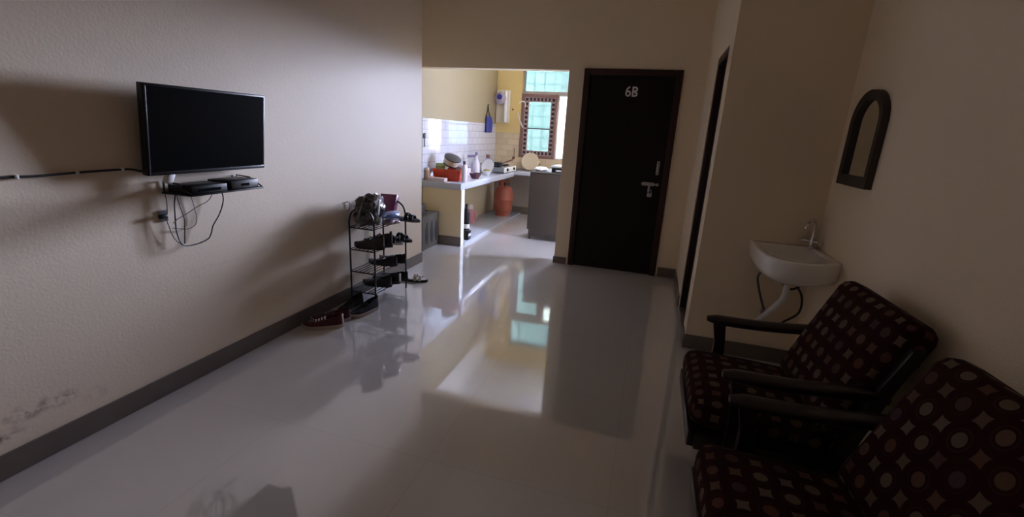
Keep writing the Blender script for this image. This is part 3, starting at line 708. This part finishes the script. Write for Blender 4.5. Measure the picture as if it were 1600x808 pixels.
MB().tube(smooth_path([(cc.x, cc.y, -0.05), (cc.x, cc.y, -0.17), (cc.x-0.02, cc.y+0.03, -0.24), (cc.x-0.05, cc.y+0.14, -0.36), (cc.x-0.06, -0.02, -0.44), (cc.x-0.06, 0.0, -0.45)], 6), 0.018, 12).build('waste_pipe', 'white_plastic', bs)
MB().tube(smooth_path([(-0.30, -0.16, -0.03), (-0.31, -0.06, -0.12), (-0.28, -0.03, -0.22), (-0.24, -0.02, -0.32), (-0.22, -0.004, -0.36)], 6), 0.007, 8).build('inlet_hose', 'grey_cable', bs)
MB().tube(smooth_path([(-0.10, -0.18, -0.03), (-0.10, -0.20, -0.11), (-0.16, -0.20, -0.14), (-0.20, -0.16, -0.10), (-0.12, -0.12, -0.12), (-0.05, -0.10, -0.20), (-0.04, -0.09, -0.32), (-0.10, -0.03, -0.42), (-0.12, -0.004, -0.46)], 6), 0.007, 8).build('inlet_hose', 'black_cable', bs)
MB().lathe([(0.0, 0), (0.02, 0), (0.02, 0.03), (0.012, 0.045), (0, 0.045)], (-0.225, -0.05, -0.37), 12, mtx=Matrix.Rotation(-PI/2, 3, 'X')).build('stop_valve', 'steel', bs)

# mirror on the right wall
mi = thing('wall_mirror', 'arched mirror in a dark frame on the right wall above the basin', 'mirror', (XR, 2.955, 1.255))
def arch(hw, z0, zs, zt, n=16):
    return [(-hw, z0)] + [(hw, z0)] + [(hw*math.cos(PI*k/n), zs+(zt-zs)*math.sin(PI*k/n)) for k in range(0, n+1)]
po, pi_ = arch(0.195, 0.0, 0.33, 0.495), arch(0.150, 0.055, 0.33, 0.450)
fm = MB(); n_ = len(po)
vA = {}
for key, poly, xx in (('of', po, -0.034), ('ob', po, 0.0), ('if', pi_, -0.030), ('ib', pi_, -0.008)):
    vA[key] = [fm.bm.verts.new((xx, p[0], p[1])) for p in poly]
for a_, b_ in (('ob', 'of'), ('of', 'if'), ('if', 'ib')):
    for k in range(n_): fm.bm.faces.new((vA[a_][k], vA[a_][(k+1) % n_], vA[b_][(k+1) % n_], vA[b_][k]))
fm.build('mirror_frame', 'mirror_wood', mi, ang=30)
MB().prism(pi_, -0.012, -0.004, 'X').build('mirror_glass', 'mirror', mi, smooth=False)

# ------------------------------------------------------------------ ARMCHAIRS
CH = (0, 0, 0)
def make_chair(label, yc):
    X0 = 0.0
    t_ = thing('armchair', label, 'armchair', (0.0, yc, 0), 0, 'dark wooden armchairs along the right wall')
    # seat
    ms = Matrix.Translation((0.545, 0, 0.365)) @ Matrix.Rotation(math.radians(2.5), 4, 'Y')
    MB().cushion(0.275, 0.268, 0.066, 0.05, 0.022, ms, uvo=(0.0, 0.01)).build('seat_cushion', 'fabric', t_, ang=60)
    # back: local x -> Y world (width), y -> up along slope, z -> towards the sitter (-X)
    A = Vector((0.70, 0, 0.42)); B = Vector((0.888, 0, 0.89))
    tdir = (B-A).normalized(); ndir = Vector((-tdir.z, 0, tdir.x)); wdir = Vector((0, -1, 0))
    wdir = tdir.cross(ndir)
    c = (A+B)/2 - ndir*0.068
    mb_ = Matrix.Translation(c) @ Matrix.Rotation(math.radians(3), 4, 'Z') @ Matrix((wdir, tdir, ndir)).transposed().to_4x4()
    MB().cushion(0.278, (B-A).length/2+0.012, 0.072, 0.05, 0.018, mb_, uvo=(0.03, 0.0)).build('back_cushion', 'fabric', t_, ang=60)
    for s_ in (-1, 1):
        y = s_*0.297
        rings = []
        for i in range(13):
            t = i/12; x = 0.355+0.49*t
            w_ = 0.031*(0.55+0.45*min(1, t/0.12)**0.5); h_ = 0.024*(0.5+0.5*min(1, t/0.10)**0.5)
            zc = 0.590+0.022*t-0.010*math.sin(PI*t)
            rings.append([(x, y+w_*math.cos(a), zc+h_*(abs(math.sin(a))**0.6)*(1 if math.sin(a) >= 0 else -1)) for a in [2*PI*k/16 for k in range(16)]])
        MB().loft(rings).build('armrest', 'dark_wood', t_, ang=50)
        rings = []
        for (z_, x, hx_, hy_) in ((0.0, 0.40, 0.018, 0.018), (0.22, 0.425, 0.024, 0.021), (0.34, 0.435, 0.028, 0.021), (0.48, 0.43, 0.024, 0.019), (0.575, 0.415, 0.028, 0.021)):
            rings.append([(x-hx_, y-hy_, z_), (x+hx_, y-hy_, z_), (x+hx_, y+hy_, z_), (x-hx_, y+hy_, z_)])
        MB().loft(rings).build('leg', 'dark_wood', t_)
        rings = []
        for (z_, x, hx_, hy_) in ((0.0, 0.86, 0.020, 0.018), (0.30, 0.80, 0.026, 0.021), (0.42, 0.815, 0.026, 0.021), (0.62, 0.87, 0.024, 0.02), (0.80, 0.935, 0.018, 0.018)):
            rings.append([(x-hx_, y-hy_, z_), (x+hx_, y-hy_, z_), (x+hx_, y+hy_, z_), (x-hx_, y+hy_, z_)])
        MB().loft(rings).build('leg', 'dark_wood', t_)
        MB().box(0.40, 0.84, y-0.012, y+0.012, 0.235, 0.300, 0.004).build('side_rail', 'dark_wood', t_)
    MB().box(0.272, 0.305, -0.285, 0.285, 0.235, 0.300, 0.006).box(0.305, 0.83, -0.270, 0.270, 0.275, 0.296).box(0.30, 0.43, -0.300, -0.270, 0.235, 0.300, 0.004).box(0.30, 0.43, 0.270, 0.300, 0.235, 0.300, 0.004).build('seat_frame', 'dark_wood', t_)
    bf = MB()
    for zz, xx in ((0.46, 0.86), (0.60, 0.905), (0.76, 0.955)): bf.box(xx-0.010, xx+0.008, -0.285, 0.285, zz-0.025, zz+0.025, 0.003)
    bf.build('back_frame', 'dark_wood', t_)
    return t_
ca = make_chair('maroon patterned dark wooden armchair nearest to the wash basin', 2.075)
cb = dup(ca, (0.0, 1.295, 0), 0, 'maroon patterned dark wooden armchair nearest to the camera, farther from the basin')

# ------------------------------------------------------------------ KITCHEN
CZ = 0.785
kc = thing('kitchen_counter', 'L-shaped pale stone kitchen counter on a yellow end wall', 'counter', (XK, 5.25, 0))
MB().box(0.009, 0.54, -0.02, 2.74, CZ-0.078, CZ, 0.004).box(0.54, 2.9, 2.22, 2.74, CZ-0.05, CZ, 0.004).build('countertop', 'granite', kc)
MB().box(0.009, 0.535, 0.0, 0.10, 0.0, CZ-0.078).build('end_wall', 'end_wall', kc)
MB().box(0.535, 0.541, 0.0, 0.10, 0.0, CZ-0.078).build('end_wall_edge', 'white_paint', kc, smooth=False)
MB().box(0.009, 0.545, -0.012, 0.0, 0.0, 0.115, 0.002).build('end_wall_skirting', 'skirting', kc)
MB().box(0.009, 0.56, 0.10, 2.72, 0.0, 0.035, 0.004).build('plinth', 'granite', kc)
MB().box(0.009, 0.03, 0.10, 2.72, 0.035, CZ-0.078).build('back_panel', 'pale_yellow', kc)

cy_ = thing('gas_cylinder', 'red gas cylinder on the plinth under the kitchen counter', 'gas cylinder', (-2.375, 7.50, 0.035))
MB().lathe([(0.0, 0.03), (0.10, 0.03), (0.135, 0.06), (0.155, 0.10), (0.158, 0.16), (0.158, 0.26), (0.161, 0.265), (0.161, 0.285), (0.158, 0.29), (0.158, 0.37), (0.148, 0.43), (0.12, 0.475), (0.07, 0.50), (0.0, 0.505)], (0, 0, 0), 32).build('cylinder_body', 'cyl_red', cy_)
MB().lathe([(0.120, 0.0), (0.128, 0.0), (0.128, 0.07), (0.120, 0.07)], (0, 0, 0), 28, hollow=True).build('foot_ring', 'cyl_red', cy_)
cg = MB()
for k in range(3):
    a = 2*PI*k/3+0.5
    cg.box(-0.006, 0.006, -0.03, 0.03, 0.465, 0.575, 0.003, Matrix.Rotation(a, 4, 'Z') @ Matrix.Translation((0.092, 0, 0)))
cg.tube([(0.095*math.cos(2*PI*k/24), 0.095*math.sin(2*PI*k/24), 0.58) for k in range(24)], 0.010, 8, closed=True)
cg.build('guard_ring', 'cyl_red', cy_)
MB().lathe([(0.02, 0.50), (0.022, 0.53), (0.030, 0.535), (0.030, 0.56), (0.0, 0.565)], (0, 0, 0), 14).build('regulator', 'black_plastic', cy_)

# grey cabinet beside the jamb
gc = thing('steel_cabinet', 'grey brown steel cabinet on short legs just inside the kitchen opening', 'cabinet', (-1.555, 6.12, 0), math.radians(-4))
CH_ = 0.935
MB().box(0.0, 0.62, 0.0, 0.50, 0.06, CH_-0.015, 0.006).build('cabinet_body', 'cab', gc)
MB().box(-0.075, -0.004, 0.16, 0.50, 0.10, CH_-0.02, 0.006).build('side_panel', 'cab_dark', gc)
MB().box(-0.03, 0.63, -0.012, 0.51, CH_-0.015, CH_, 0.004).build('cabinet_top', 'steel', gc)
MB().box(0.015, 0.605, -0.008, 0.0, 0.085, CH_-0.03, 0.003).build('front_panel', 'cab', gc)
for (xx, yy) in ((0.02, 0.02), (0.58, 0.02), (0.02, 0.46), (0.58, 0.46)):
    MB().lathe([(0.016, 0.0), (0.018, 0.012), (0.013, 0.018), (0.013, 0.062)], (xx, yy, 0), 12).build('leg', 'cab_dark', gc)
zt = CH_
def at_cab(x, y): 
    a = math.radians(-4); return (-1.555+x*math.cos(a)-y*math.sin(a), 6.12+x*math.sin(a)+y*math.cos(a))
px_, py_ = at_cab(0.075, 0.16)
o = crumple(MB(), (0, 0, 0.022), 0.095, 0.15, 0.030, 0.22, 2.2, 3).build('folded_cloth', 'white_paint'); o.location = (px_, py_, zt+0.002); tag(o, 'crumpled white cloth on the left end of the steel cabinet', 'cloth')
px_, py_ = at_cab(0.46, 0.20)
st = thing('kitchen_tray', 'black deep tray under a white board on the steel cabinet', 'tray', (px_, py_, zt), math.radians(-4))
MB().box(-0.20, 0.22, -0.16, 0.17, 0.0, 0.058, 0.010).build('tray_body', 'black_plastic', st)
MB().box(-0.23, 0.23, -0.12, 0.19, 0.058, 0.085, 0.010).build('board', 'white_plastic', st)
MB().box(-0.14, -0.02, -0.166, -0.1605, 0.012, 0.034, 0.002).build('handle', 'white_plastic', st)

# stool-like crate behind the left wall end
cr_ = thing('storage_crate', 'dark grey moulded crate with arched side panels by the counter end wall', 'crate', (-2.61, 5.00, 0))
MB().box(-0.12, 0.115, -0.20, 0.235, 0.0, 0.40, 0.012).build('crate_body', 'crate', cr_)
MB().box(-0.125, 0.122, -0.205, 0.240, 0.395, 0.42, 0.006).build('crate_lid', 'crate', cr_)
for yy in (-0.085, 0.045, 0.165):
    arch_ = [(yy+0.045*s_*math.sin(PI*t)**0.8*(1-0.35*t), 0.06+0.27*t) for s_, ts in ((1, [k/10 for k in range(0, 11)]), (-1, [k/10 for k in range(9, 0, -1)])) for t in ts]
    MB().prism(arch_, 0.1155, 0.119, 'X').build('arched_panel', 'crate_inlay', cr_, smooth=False)
sb = thing('small_tin', 'small dark square tin on top of the grey crate', 'tin', (-2.575, 4.88, 0.42))
MB().box(-0.05, 0.05, -0.05, 0.05, 0.0, 0.125, 0.006).build('tin_body', 'cab_dark', sb)
MB().box(-0.052, 0.052, -0.052, 0.052, 0.125, 0.14, 0.004).build('lid', 'cab_dark', sb)

# things on the counter, front to back
def bottle(name, label, loc, r, h, body, cap, cap_h=0.03, neck=0.4, cat='bottle', n=20):
    t_ = thing(name, label, cat, loc)
    MB().lathe([(0.0, 0.0), (r*0.92, 0.0), (r, 0.008), (r, h*0.62), (r*0.92, h*0.72), (r*neck, h*0.86), (r*neck, h-cap_h), (0.0, h-cap_h)], (0, 0, 0), n).build('bottle_body', body, t_)
    MB().lathe([(0.0, h-cap_h), (r*neck*1.25, h-cap_h), (r*neck*1.25, h-0.004), (r*neck*1.1, h), (0.0, h)], (0, 0, 0), n).build('cap', cap, t_)
    return t_
tn = thing('canister', 'tan canister at the wall end of the counter beside the red basket', 'canister', (-2.70, 5.32, CZ))
MB().lathe([(0.0, 0.0), (0.026, 0.0), (0.028, 0.006), (0.028, 0.13), (0.0, 0.13)], (0, 0, 0), 18).build('canister_body', 'tan', tn)
MB().lathe([(0.0, 0.13), (0.029, 0.13), (0.029, 0.155), (0.0, 0.158)], (0, 0, 0), 18).build('lid', 'cream', tn)
o = MB().box(-0.115, 0.115, -0.05, 0.05, 0.0, 0.045, 0.010).build('wrapped_packet', 'pink_tray'); o.location = (-2.55, 5.31, CZ); tag(o, 'flat pinkish wrapped packet in front of the red basket', 'packet')
bk = thing('plastic_basket', 'orange red plastic basket near the front end of the counter', 'basket', (-2.49, 5.52, CZ))
def tub(hx0, hy0, hx1, hy1, h, t):
    def rr(hx, hy, z, n=6):
        r = min(hx, hy)*0.25; P = []
        for qx, qy, a0 in ((1, 1, 0), (-1, 1, PI/2), (-1, -1, PI), (1, -1, 1.5*PI)):
            for k in range(n+1):
                a = a0+PI/2*k/n; P.append((qx*(hx-r)+r*math.cos(a), qy*(hy-r)+r*math.sin(a), z))
        return P
    return [rr(hx0*0.96, hy0*0.96, 0), rr(hx0, hy0, 0.006), rr(hx1, hy1, h-0.012), rr(hx1+0.008, hy1+0.008, h-0.010), rr(hx1+0.008, hy1+0.008, h), rr(hx1-t, hy1-t, h), rr(hx0-t, hy0-t, t), rr(hx0*0.5, hy0*0.5, t)]
MB().loft(tub(0.165, 0.115, 0.185, 0.135, 0.145, 0.006)).build('basket_body', 'red_plastic', bk, ang=40)
ribs = MB()
for k in range(9): ribs.box(-0.15+0.0375*k-0.004, -0.15+0.0375*k+0.004, -0.137, -0.118, 0.03, 0.11, 0.002, Matrix.Rotation(math.radians(0), 4, 'X'))
ribs.build('rib', 'red_plastic', bk)
gbx = thing('food_box', 'light green box standing in the red basket', 'box', (-2.60, 5.53, CZ+0.008))
MB().box(-0.065, 0.065, -0.05, 0.05, 0.0, 0.20, 0.010).build('box_body', 'green_plastic', gbx)
MB().box(-0.068, 0.068, -0.053, 0.053, 0.150, 0.165, 0.004).build('rim', 'yellow_green', gbx)
hp = thing('casserole', 'cream striped round pot tilted on its side in the red basket', 'pot', (-2.455, 5.52, CZ+0.245))
Rt = Matrix.Rotation(math.radians(62), 3, 'X') @ Matrix.Rotation(math.radians(0), 3, 'Y')
Rt = Matrix.Rotation(math.radians(24), 3, 'Y') @ Matrix.Rotation(math.radians(12), 3, 'X')
MB().lathe([(0.0, -0.055), (0.07, -0.055), (0.095, -0.042), (0.105, 0.0), (0.105, 0.035), (0.0, 0.035)], (0, 0, 0), 28, mtx=Rt).build('pot_body', 'cream', hp)
MB().lathe([(0.106, 0.030), (0.110, 0.034), (0.110, 0.048), (0.10, 0.052), (0.06, 0.066), (0.0, 0.070)], (0, 0, 0), 28, mtx=Rt).build('lid', 'cab_dark', hp)
MB().lathe([(0.088, -0.060), (0.099, -0.050), (0.102, -0.036), (0.096, -0.036), (0.088, -0.05)], (0, 0, 0), 28, mtx=Rt, hollow=True).build('base_band', 'cab_dark', hp)
o = crumple(MB(), (0, 0, 0), 0.075, 0.06, 0.055, 0.25, 6.6, 3).build('plastic_pouch', 'pink_packet'); o.location = (-2.35, 5.59, CZ+0.13); tag(o, 'pale pink pouch bulging out of the right end of the red basket', 'pouch')
bottle('capped_bottle', 'white bottle with a dark purple cap at the front corner of the counter', (-2.245, 5.43, CZ), 0.036, 0.26, 'lilac', 'dark_red', 0.04, 0.42)
bottle('squeeze_bottle', 'pink squeeze bottle between the red basket and the white bottle', (-2.268, 5.55, CZ), 0.026, 0.215, 'pink', 'pink', 0.03, 0.5)
bw = thing('dark_bowl', 'dark red bowl with pale contents on the counter edge', 'bowl', (-2.30, 5.95, CZ))
MB().lathe([(0.0, 0.0), (0.05, 0.0), (0.078, 0.055), (0.082, 0.075), (0.076, 0.075), (0.07, 0.05), (0.0, 0.045)], (0, 0, 0), 24).build('bowl_body', 'dark_red', bw)
MB().lathe([(0.0, 0.045), (0.066, 0.047), (0.05, 0.062), (0.0, 0.068)], (0, 0, 0), 20).build('contents', 'pink_tray', bw)
bottle('spice_jar', 'purple grey jar left of the white spray bottle', (-2.63, 6.25, CZ), 0.04, 0.17, 'purple_grey', 'lilac', 0.03, 0.8, 'jar')
bottle('spice_jar', 'pale lilac jar beside the purple grey jar on the counter', (-2.55, 6.30, CZ), 0.045, 0.13, 'lilac', 'purple_grey', 0.025, 0.8, 'jar')
sp_ = thing('spray_bottle', 'tall white spray bottle with a grey nozzle on the kitchen counter', 'bottle', (-2.50, 6.50, CZ))
MB().lathe([(0.0, 0.0), (0.05, 0.0), (0.052, 0.01), (0.050, 0.16), (0.02, 0.22), (0.018, 0.27), (0.0, 0.27)], (0, 0, 0), 20).build('bottle_body', 'lilac', sp_)
MB().box(-0.10, 0.03, -0.015, 0.015, 0.255, 0.29, 0.006, Matrix.Rotation(math.radians(-8), 4, 'Y')).box(-0.02, 0.015, -0.014, 0.014, 0.275, 0.325, 0.004).build('nozzle', 'purple_grey', sp_)
MB().tube([(-0.06, 0, 0.26), (-0.05, 0, 0.21), (-0.04, 0, 0.19)], 0.006, 8).build('trigger', 'lilac', sp_)
plt = thing('dinner_plate', 'white plate leaning behind a bowl of greens on the counter', 'plate', (-2.42, 6.80, CZ+0.108))
Rp = Matrix.Rotation(math.radians(68), 3, 'X') @ Matrix.Rotation(math.radians(-14), 3, 'Y')
MB().lathe([(0.0, 0.0), (0.07, 0.0), (0.115, 0.016), (0.115, 0.022), (0.07, 0.008), (0.0, 0.008)], (0, 0, 0), 28, mtx=Rp).build('plate_body', 'white_plastic', plt)
MB().lathe([(0.109, 0.0225), (0.113, 0.0235), (0.113, 0.0225)], (0, 0, 0), 28, mtx=Rp, hollow=True).build('plate_rim', 'purple_grey', plt)
bw2 = thing('serving_bowl', 'white bowl of yellow green food in front of the leaning plate', 'bowl', (-2.38, 6.62, CZ))
MB().lathe([(0.0, 0.0), (0.04, 0.0), (0.075, 0.045), (0.08, 0.06), (0.074, 0.06), (0.066, 0.04), (0.0, 0.035)], (0, 0, 0), 24).build('bowl_body', 'white_plastic', bw2)
o = crumple(MB(), (0, 0, 0.058), 0.062, 0.062, 0.024, 0.3, 1.7, 3).build('food', 'yellow_green', bw2)
bottle('oil_bottle', 'white bottle with a brown cap behind the leaning plate', (-2.47, 6.915, CZ), 0.040, 0.28, 'lilac', 'brown_cap', 0.075, 0.62)
sv = thing('gas_stove', 'white and steel gas stove at the far end of the counter', 'stove', (-2.37, 7.28, CZ))
MB().box(-0.19, 0.15, -0.31, 0.31, 0.018, 0.085, 0.008).build('stove_body', 'grey_edge', sv)
MB().box(0.15, 0.162, -0.31, 0.31, 0.012, 0.092, 0.004).build('front_panel', 'white_plastic', sv)
for yy in (-0.18, 0.18):
    MB().lathe([(0.0, 0.0), (0.024, 0.0), (0.020, 0.022), (0.0, 0.022)], (0.162, yy, 0.052), 16, axis='X').build('knob', 'black_plastic', sv)
    bu = MB().lathe([(0.0, 0.085), (0.05, 0.085), (0.05, 0.098), (0.03, 0.104), (0.0, 0.104)], (-0.02, yy, 0), 18)
    for k in range(4):
        a = PI/4+PI/2*k
        bu.box(0.03, 0.095, -0.004, 0.004, 0.085, 0.115, 0.002, Matrix.Translation((-0.02, yy, 0)) @ Matrix.Rotation(a, 4, 'Z'))
    bu.build('burner', 'black_metal', sv)
for (xx, yy) in ((-0.17, -0.28), (0.13, -0.28), (-0.17, 0.28), (0.13, 0.28)):
    MB().lathe([(0.016, 0.0), (0.016, 0.02)], (xx, yy, 0), 10).build('foot', 'black_plastic', sv)
pn = thing('frying_pan', 'black frying pan with a raised handle on the stove', 'pan', (-2.39, 7.10, CZ+0.1165))
MB().lathe([(0.0, 0.0), (0.075, 0.0), (0.10, 0.03), (0.104, 0.04), (0.098, 0.04), (0.072, 0.006), (0.0, 0.006)], (0, 0, 0), 26).build('pan_body', 'black_metal', pn)
MB().tube(smooth_path([(0.095, 0.02, 0.03), (0.15, 0.05, 0.055), (0.24, 0.09, 0.095)], 5), [0.008]*5+[0.011]*6, 8).build('handle', 'brown_cap', pn)
lid = thing('small_pan', 'small dark pan on the near burner, left of the frying pan', 'pan', (-2.51, 6.98, CZ+0.095))
MB().lathe([(0.0, 0.0), (0.045, 0.0), (0.05, 0.03), (0.046, 0.03), (0.042, 0.006), (0.0, 0.006)], (0, 0, 0), 20).build('pan_body', 'brown_leather', lid)
MB().tube([(-0.048, -0.01, 0.022), (-0.10, -0.03, 0.035)], 0.005, 8).build('handle', 'brown_leather', lid)
ld_ = thing('ladle', 'dark ladle hanging on the beige tiles above the stove', 'ladle', (-2.37, YF-0.012, 1.0))
MB().tube([(0, -0.006, 0.0), (0, -0.006, 0.15)], 0.006, 8).build('handle', 'brown_cap', ld_)
MB().lathe([(0.0, 0.0), (0.02, 0.004), (0.028, 0.014), (0.024, 0.014), (0.0, 0.008)], (0, -0.012, -0.02), 14, axis='Y', mtx=Matrix.Rotation(PI, 3, 'X')).build('scoop', 'brown_cap', ld_)

# far counter
bd = thing('round_board', 'round cream wooden board leaning on the tiles under the window', 'board', (-2.06, YF-0.055, CZ+0.156))
Rb = Matrix.Rotation(math.radians(76), 3, 'X')
MB().lathe([(0.0, -0.008), (0.150, -0.008), (0.154, 0.0), (0.150, 0.010), (0.0, 0.010)], (0, 0, 0), 32, mtx=Rb).build('board_body', 'board', bd)
MB().box(0.135, 0.19, -0.018, 0.018, -0.007, 0.009, 0.004, Rb.to_4x4()).build('handle', 'board', bd)
for k, (xx, yy, r_, h_, lab) in enumerate(((-1.80, 7.72, 0.05, 0.10, 'white cup on the far counter right of the round board'), (-1.66, 7.75, 0.07, 0.07, 'wide white bowl upside down on the far counter by the window'))):
    c_ = thing('cup' if k == 0 else 'white_bowl', lab, 'cup' if k == 0 else 'bowl', (xx, yy, CZ))
    if k == 0:
        MB().lathe([(0.0, 0.0), (r_*0.7, 0.0), (r_, h_), (r_*0.92, h_), (r_*0.62, 0.008), (0, 0.008)], (0, 0, 0), 20).build('cup_body', 'white_plastic', c_)
        MB().tube([(r_*0.8, 0, h_*0.3), (r_*1.45, 0, h_*0.4), (r_*1.45, 0, h_*0.7), (r_*0.9, 0, h_*0.8)], 0.005, 8).build('handle', 'white_plastic', c_)
    else:
        MB().lathe([(0.0, h_), (r_*0.5, h_), (r_*0.55, h_-0.008), (r_*0.95, 0.01), (r_, 0.0), (0, 0.0)], (0, 0, 0), 24).build('bowl_body', 'white_plastic', c_)
        MB().lathe([(r_*0.30, h_), (r_*0.42, h_), (r_*0.42, h_+0.008), (r_*0.30, h_+0.008)], (0, 0, 0), 24, hollow=True).build('foot_ring', 'white_plastic', c_)

# things on the far wall and the left kitchen wall
wp = thing('wall_unit', 'pale wall unit with grey purple dome and white tube beside the window', 'wall unit', (-2.60, YF, 1.56))
MB().box(-0.13, 0.115, -0.05, 0.0, 0.0, 0.54, 0.012).build('backing_panel', 'purifier_body', wp)
MB().lathe([(0.0, 0.0), (0.085, 0.0), (0.10, 0.03), (0.10, 0.075), (0.06, 0.10), (0.0, 0.108)], (-0.035, -0.05, 0.40), 26, axis='Y', mtx=Matrix.Scale(-1, 3, (0, 1, 0))).build('dome', 'purifier_dark', wp)
MB().lathe([(0.0, 0.0), (0.045, 0.0), (0.035, 0.02), (0.0, 0.024)], (-0.035, -0.157, 0.42), 18, axis='Y', mtx=Matrix.Scale(-1, 3, (0, 1, 0))).build('dome_cap', 'navy', wp)
MB().tube([(0.055, -0.085, 0.02), (0.055, -0.085, 0.52)], 0.030, 16).build('tube', 'white_plastic', wp)
pb_ = thing('hanging_bag', 'navy blue bag hanging from a nail on the kitchen left wall', 'bag', (XK, 7.55, 1.39))
def bagring(z, w_, d_, k=16): return [(0.004+d_/2+d_/2*math.cos(2*PI*i/k), w_*math.sin(2*PI*i/k), z) for i in range(k)]
MB().loft([bagring(0.0, 0.12, 0.05), bagring(0.01, 0.13, 0.07), bagring(0.15, 0.135, 0.075), bagring(0.23, 0.12, 0.06), bagring(0.255, 0.11, 0.05)]).build('bag_body', 'navy', pb_, ang=50)
MB().tube(smooth_path([(0.02, -0.10, 0.25), (0.012, -0.03, 0.34), (0.008, 0.0, 0.43), (0.012, 0.03, 0.34), (0.02, 0.10, 0.25)], 5), 0.007, 6).tube([(0.0, 0.0, 0.435), (0.03, 0.0, 0.44)], 0.005, 6).build('bag_strap', 'black_cable', pb_)
pg_ = thing('wall_hook', 'small dark hook on the yellow wall left of the window', 'hook', (-2.44, YF, 1.79))
MB().lathe([(0.0, 0.0), (0.016, 0.0), (0.012, 0.01), (0.0, 0.012)], (0, 0, 0), 12, axis='Y', mtx=Matrix.Scale(-1, 3, (0, 1, 0))).tube([(0, -0.01, 0.0), (0, -0.035, -0.008), (0, -0.04, 0.012)], 0.004, 8).build('hook', 'brown_cap', pg_)
cd = MB().tube(smooth_path([(-2.33, YF-0.006, 1.90), (-2.27, YF-0.01, 1.93), (-2.22, YF-0.01, 1.90), (-2.22, YF-0.01, 1.84)], 6), 0.010, 8).tube(smooth_path([(-2.34, YF-0.006, 1.74), (-2.30, YF-0.012, 1.62), (-2.24, YF-0.012, 1.50)], 6), 0.010, 8).build('window_cord', 'white_plastic')
tag(cd, 'white cord looped over the left edge of the carved window', 'cord')
hk2 = thing('hanging_utensil', 'dark utensil hanging on the white tiles at the left edge of the kitchen opening', 'utensil', (XK+0.008, 5.29, 1.19))
MB().tube([(0.012, 0, 0.0), (0.012, 0, 0.10)], 0.006, 8).build('handle', 'cab_dark', hk2)
MB().box(0.006, 0.018, -0.022, 0.022, 0.10, 0.165, 0.005).build('blade', 'cab_dark', hk2)

# under the counter
ub = thing('dark_bottle', 'tall black bottle with a white label behind the counter end wall', 'bottle', (-2.27, 5.60, 0.035))
MB().lathe([(0.0, 0.0), (0.042, 0.0), (0.044, 0.01), (0.044, 0.33), (0.018, 0.40), (0.018, 0.45), (0.0, 0.45)], (0, 0, 0), 18).build('bottle_body', 'black_plastic', ub)
MB().lathe([(0.0446, 0.13), (0.0450, 0.13), (0.0450, 0.19), (0.0446, 0.19)], (0, 0, 0), 18, hollow=True).build('label', 'white_plastic', ub)
pj = thing('pink_jug', 'pink jug with a white lid under the counter against the back wall', 'jug', (-2.60, 6.60, 0.035))
MB().lathe([(0.0, 0.0), (0.062, 0.0), (0.072, 0.012), (0.075, 0.13), (0.060, 0.19), (0.038, 0.21), (0.0, 0.21)], (0, 0, 0), 20).build('jug_body', 'pink', pj)
MB().lathe([(0.0, 0.21), (0.046, 0.21), (0.048, 0.25), (0.028, 0.285), (0.0, 0.288)], (0, 0, 0), 20).build('lid', 'white_plastic', pj)
MB().tube(smooth_path([(0.055, -0.02, 0.18), (0.105, -0.03, 0.17), (0.11, -0.03, 0.09), (0.07, -0.02, 0.05)], 5), 0.009, 8).build('handle', 'pink', pj)
bb_ = thing('small_box', 'small black and white box on the plinth edge under the counter', 'box', (-2.215, 5.52, 0.035))
MB().box(-0.03, 0.03, -0.05, 0.05, 0.0, 0.12, 0.004).build('box_body', 'black_plastic', bb_)
MB().box(0.0305, 0.032, -0.04, 0.04, 0.05, 0.085).build('label', 'white_plastic', bb_)

# groups of like things
for o in bpy.data.objects:
    if o.parent is None and 'label' in o and 'group' not in o:
        for pre, g in (('sneaker', 'sneakers on the floor by the rack'), ('casual_shoe', 'black shoes on the lowest rack tier'), ('loafer', 'loafers on the second rack tier'),
                       ('ankle_boot', 'brown boots on the third rack tier'), ('sandal', 'sandals and slippers of the shoe rack'), ('cable', 'cables hanging under the television'),
                       ('set_top_box', 'receiver boxes on the small shelf'), ('spice_jar', 'jars on the kitchen counter')):
            if o.name.split('.')[0] == pre: o['group'] = g
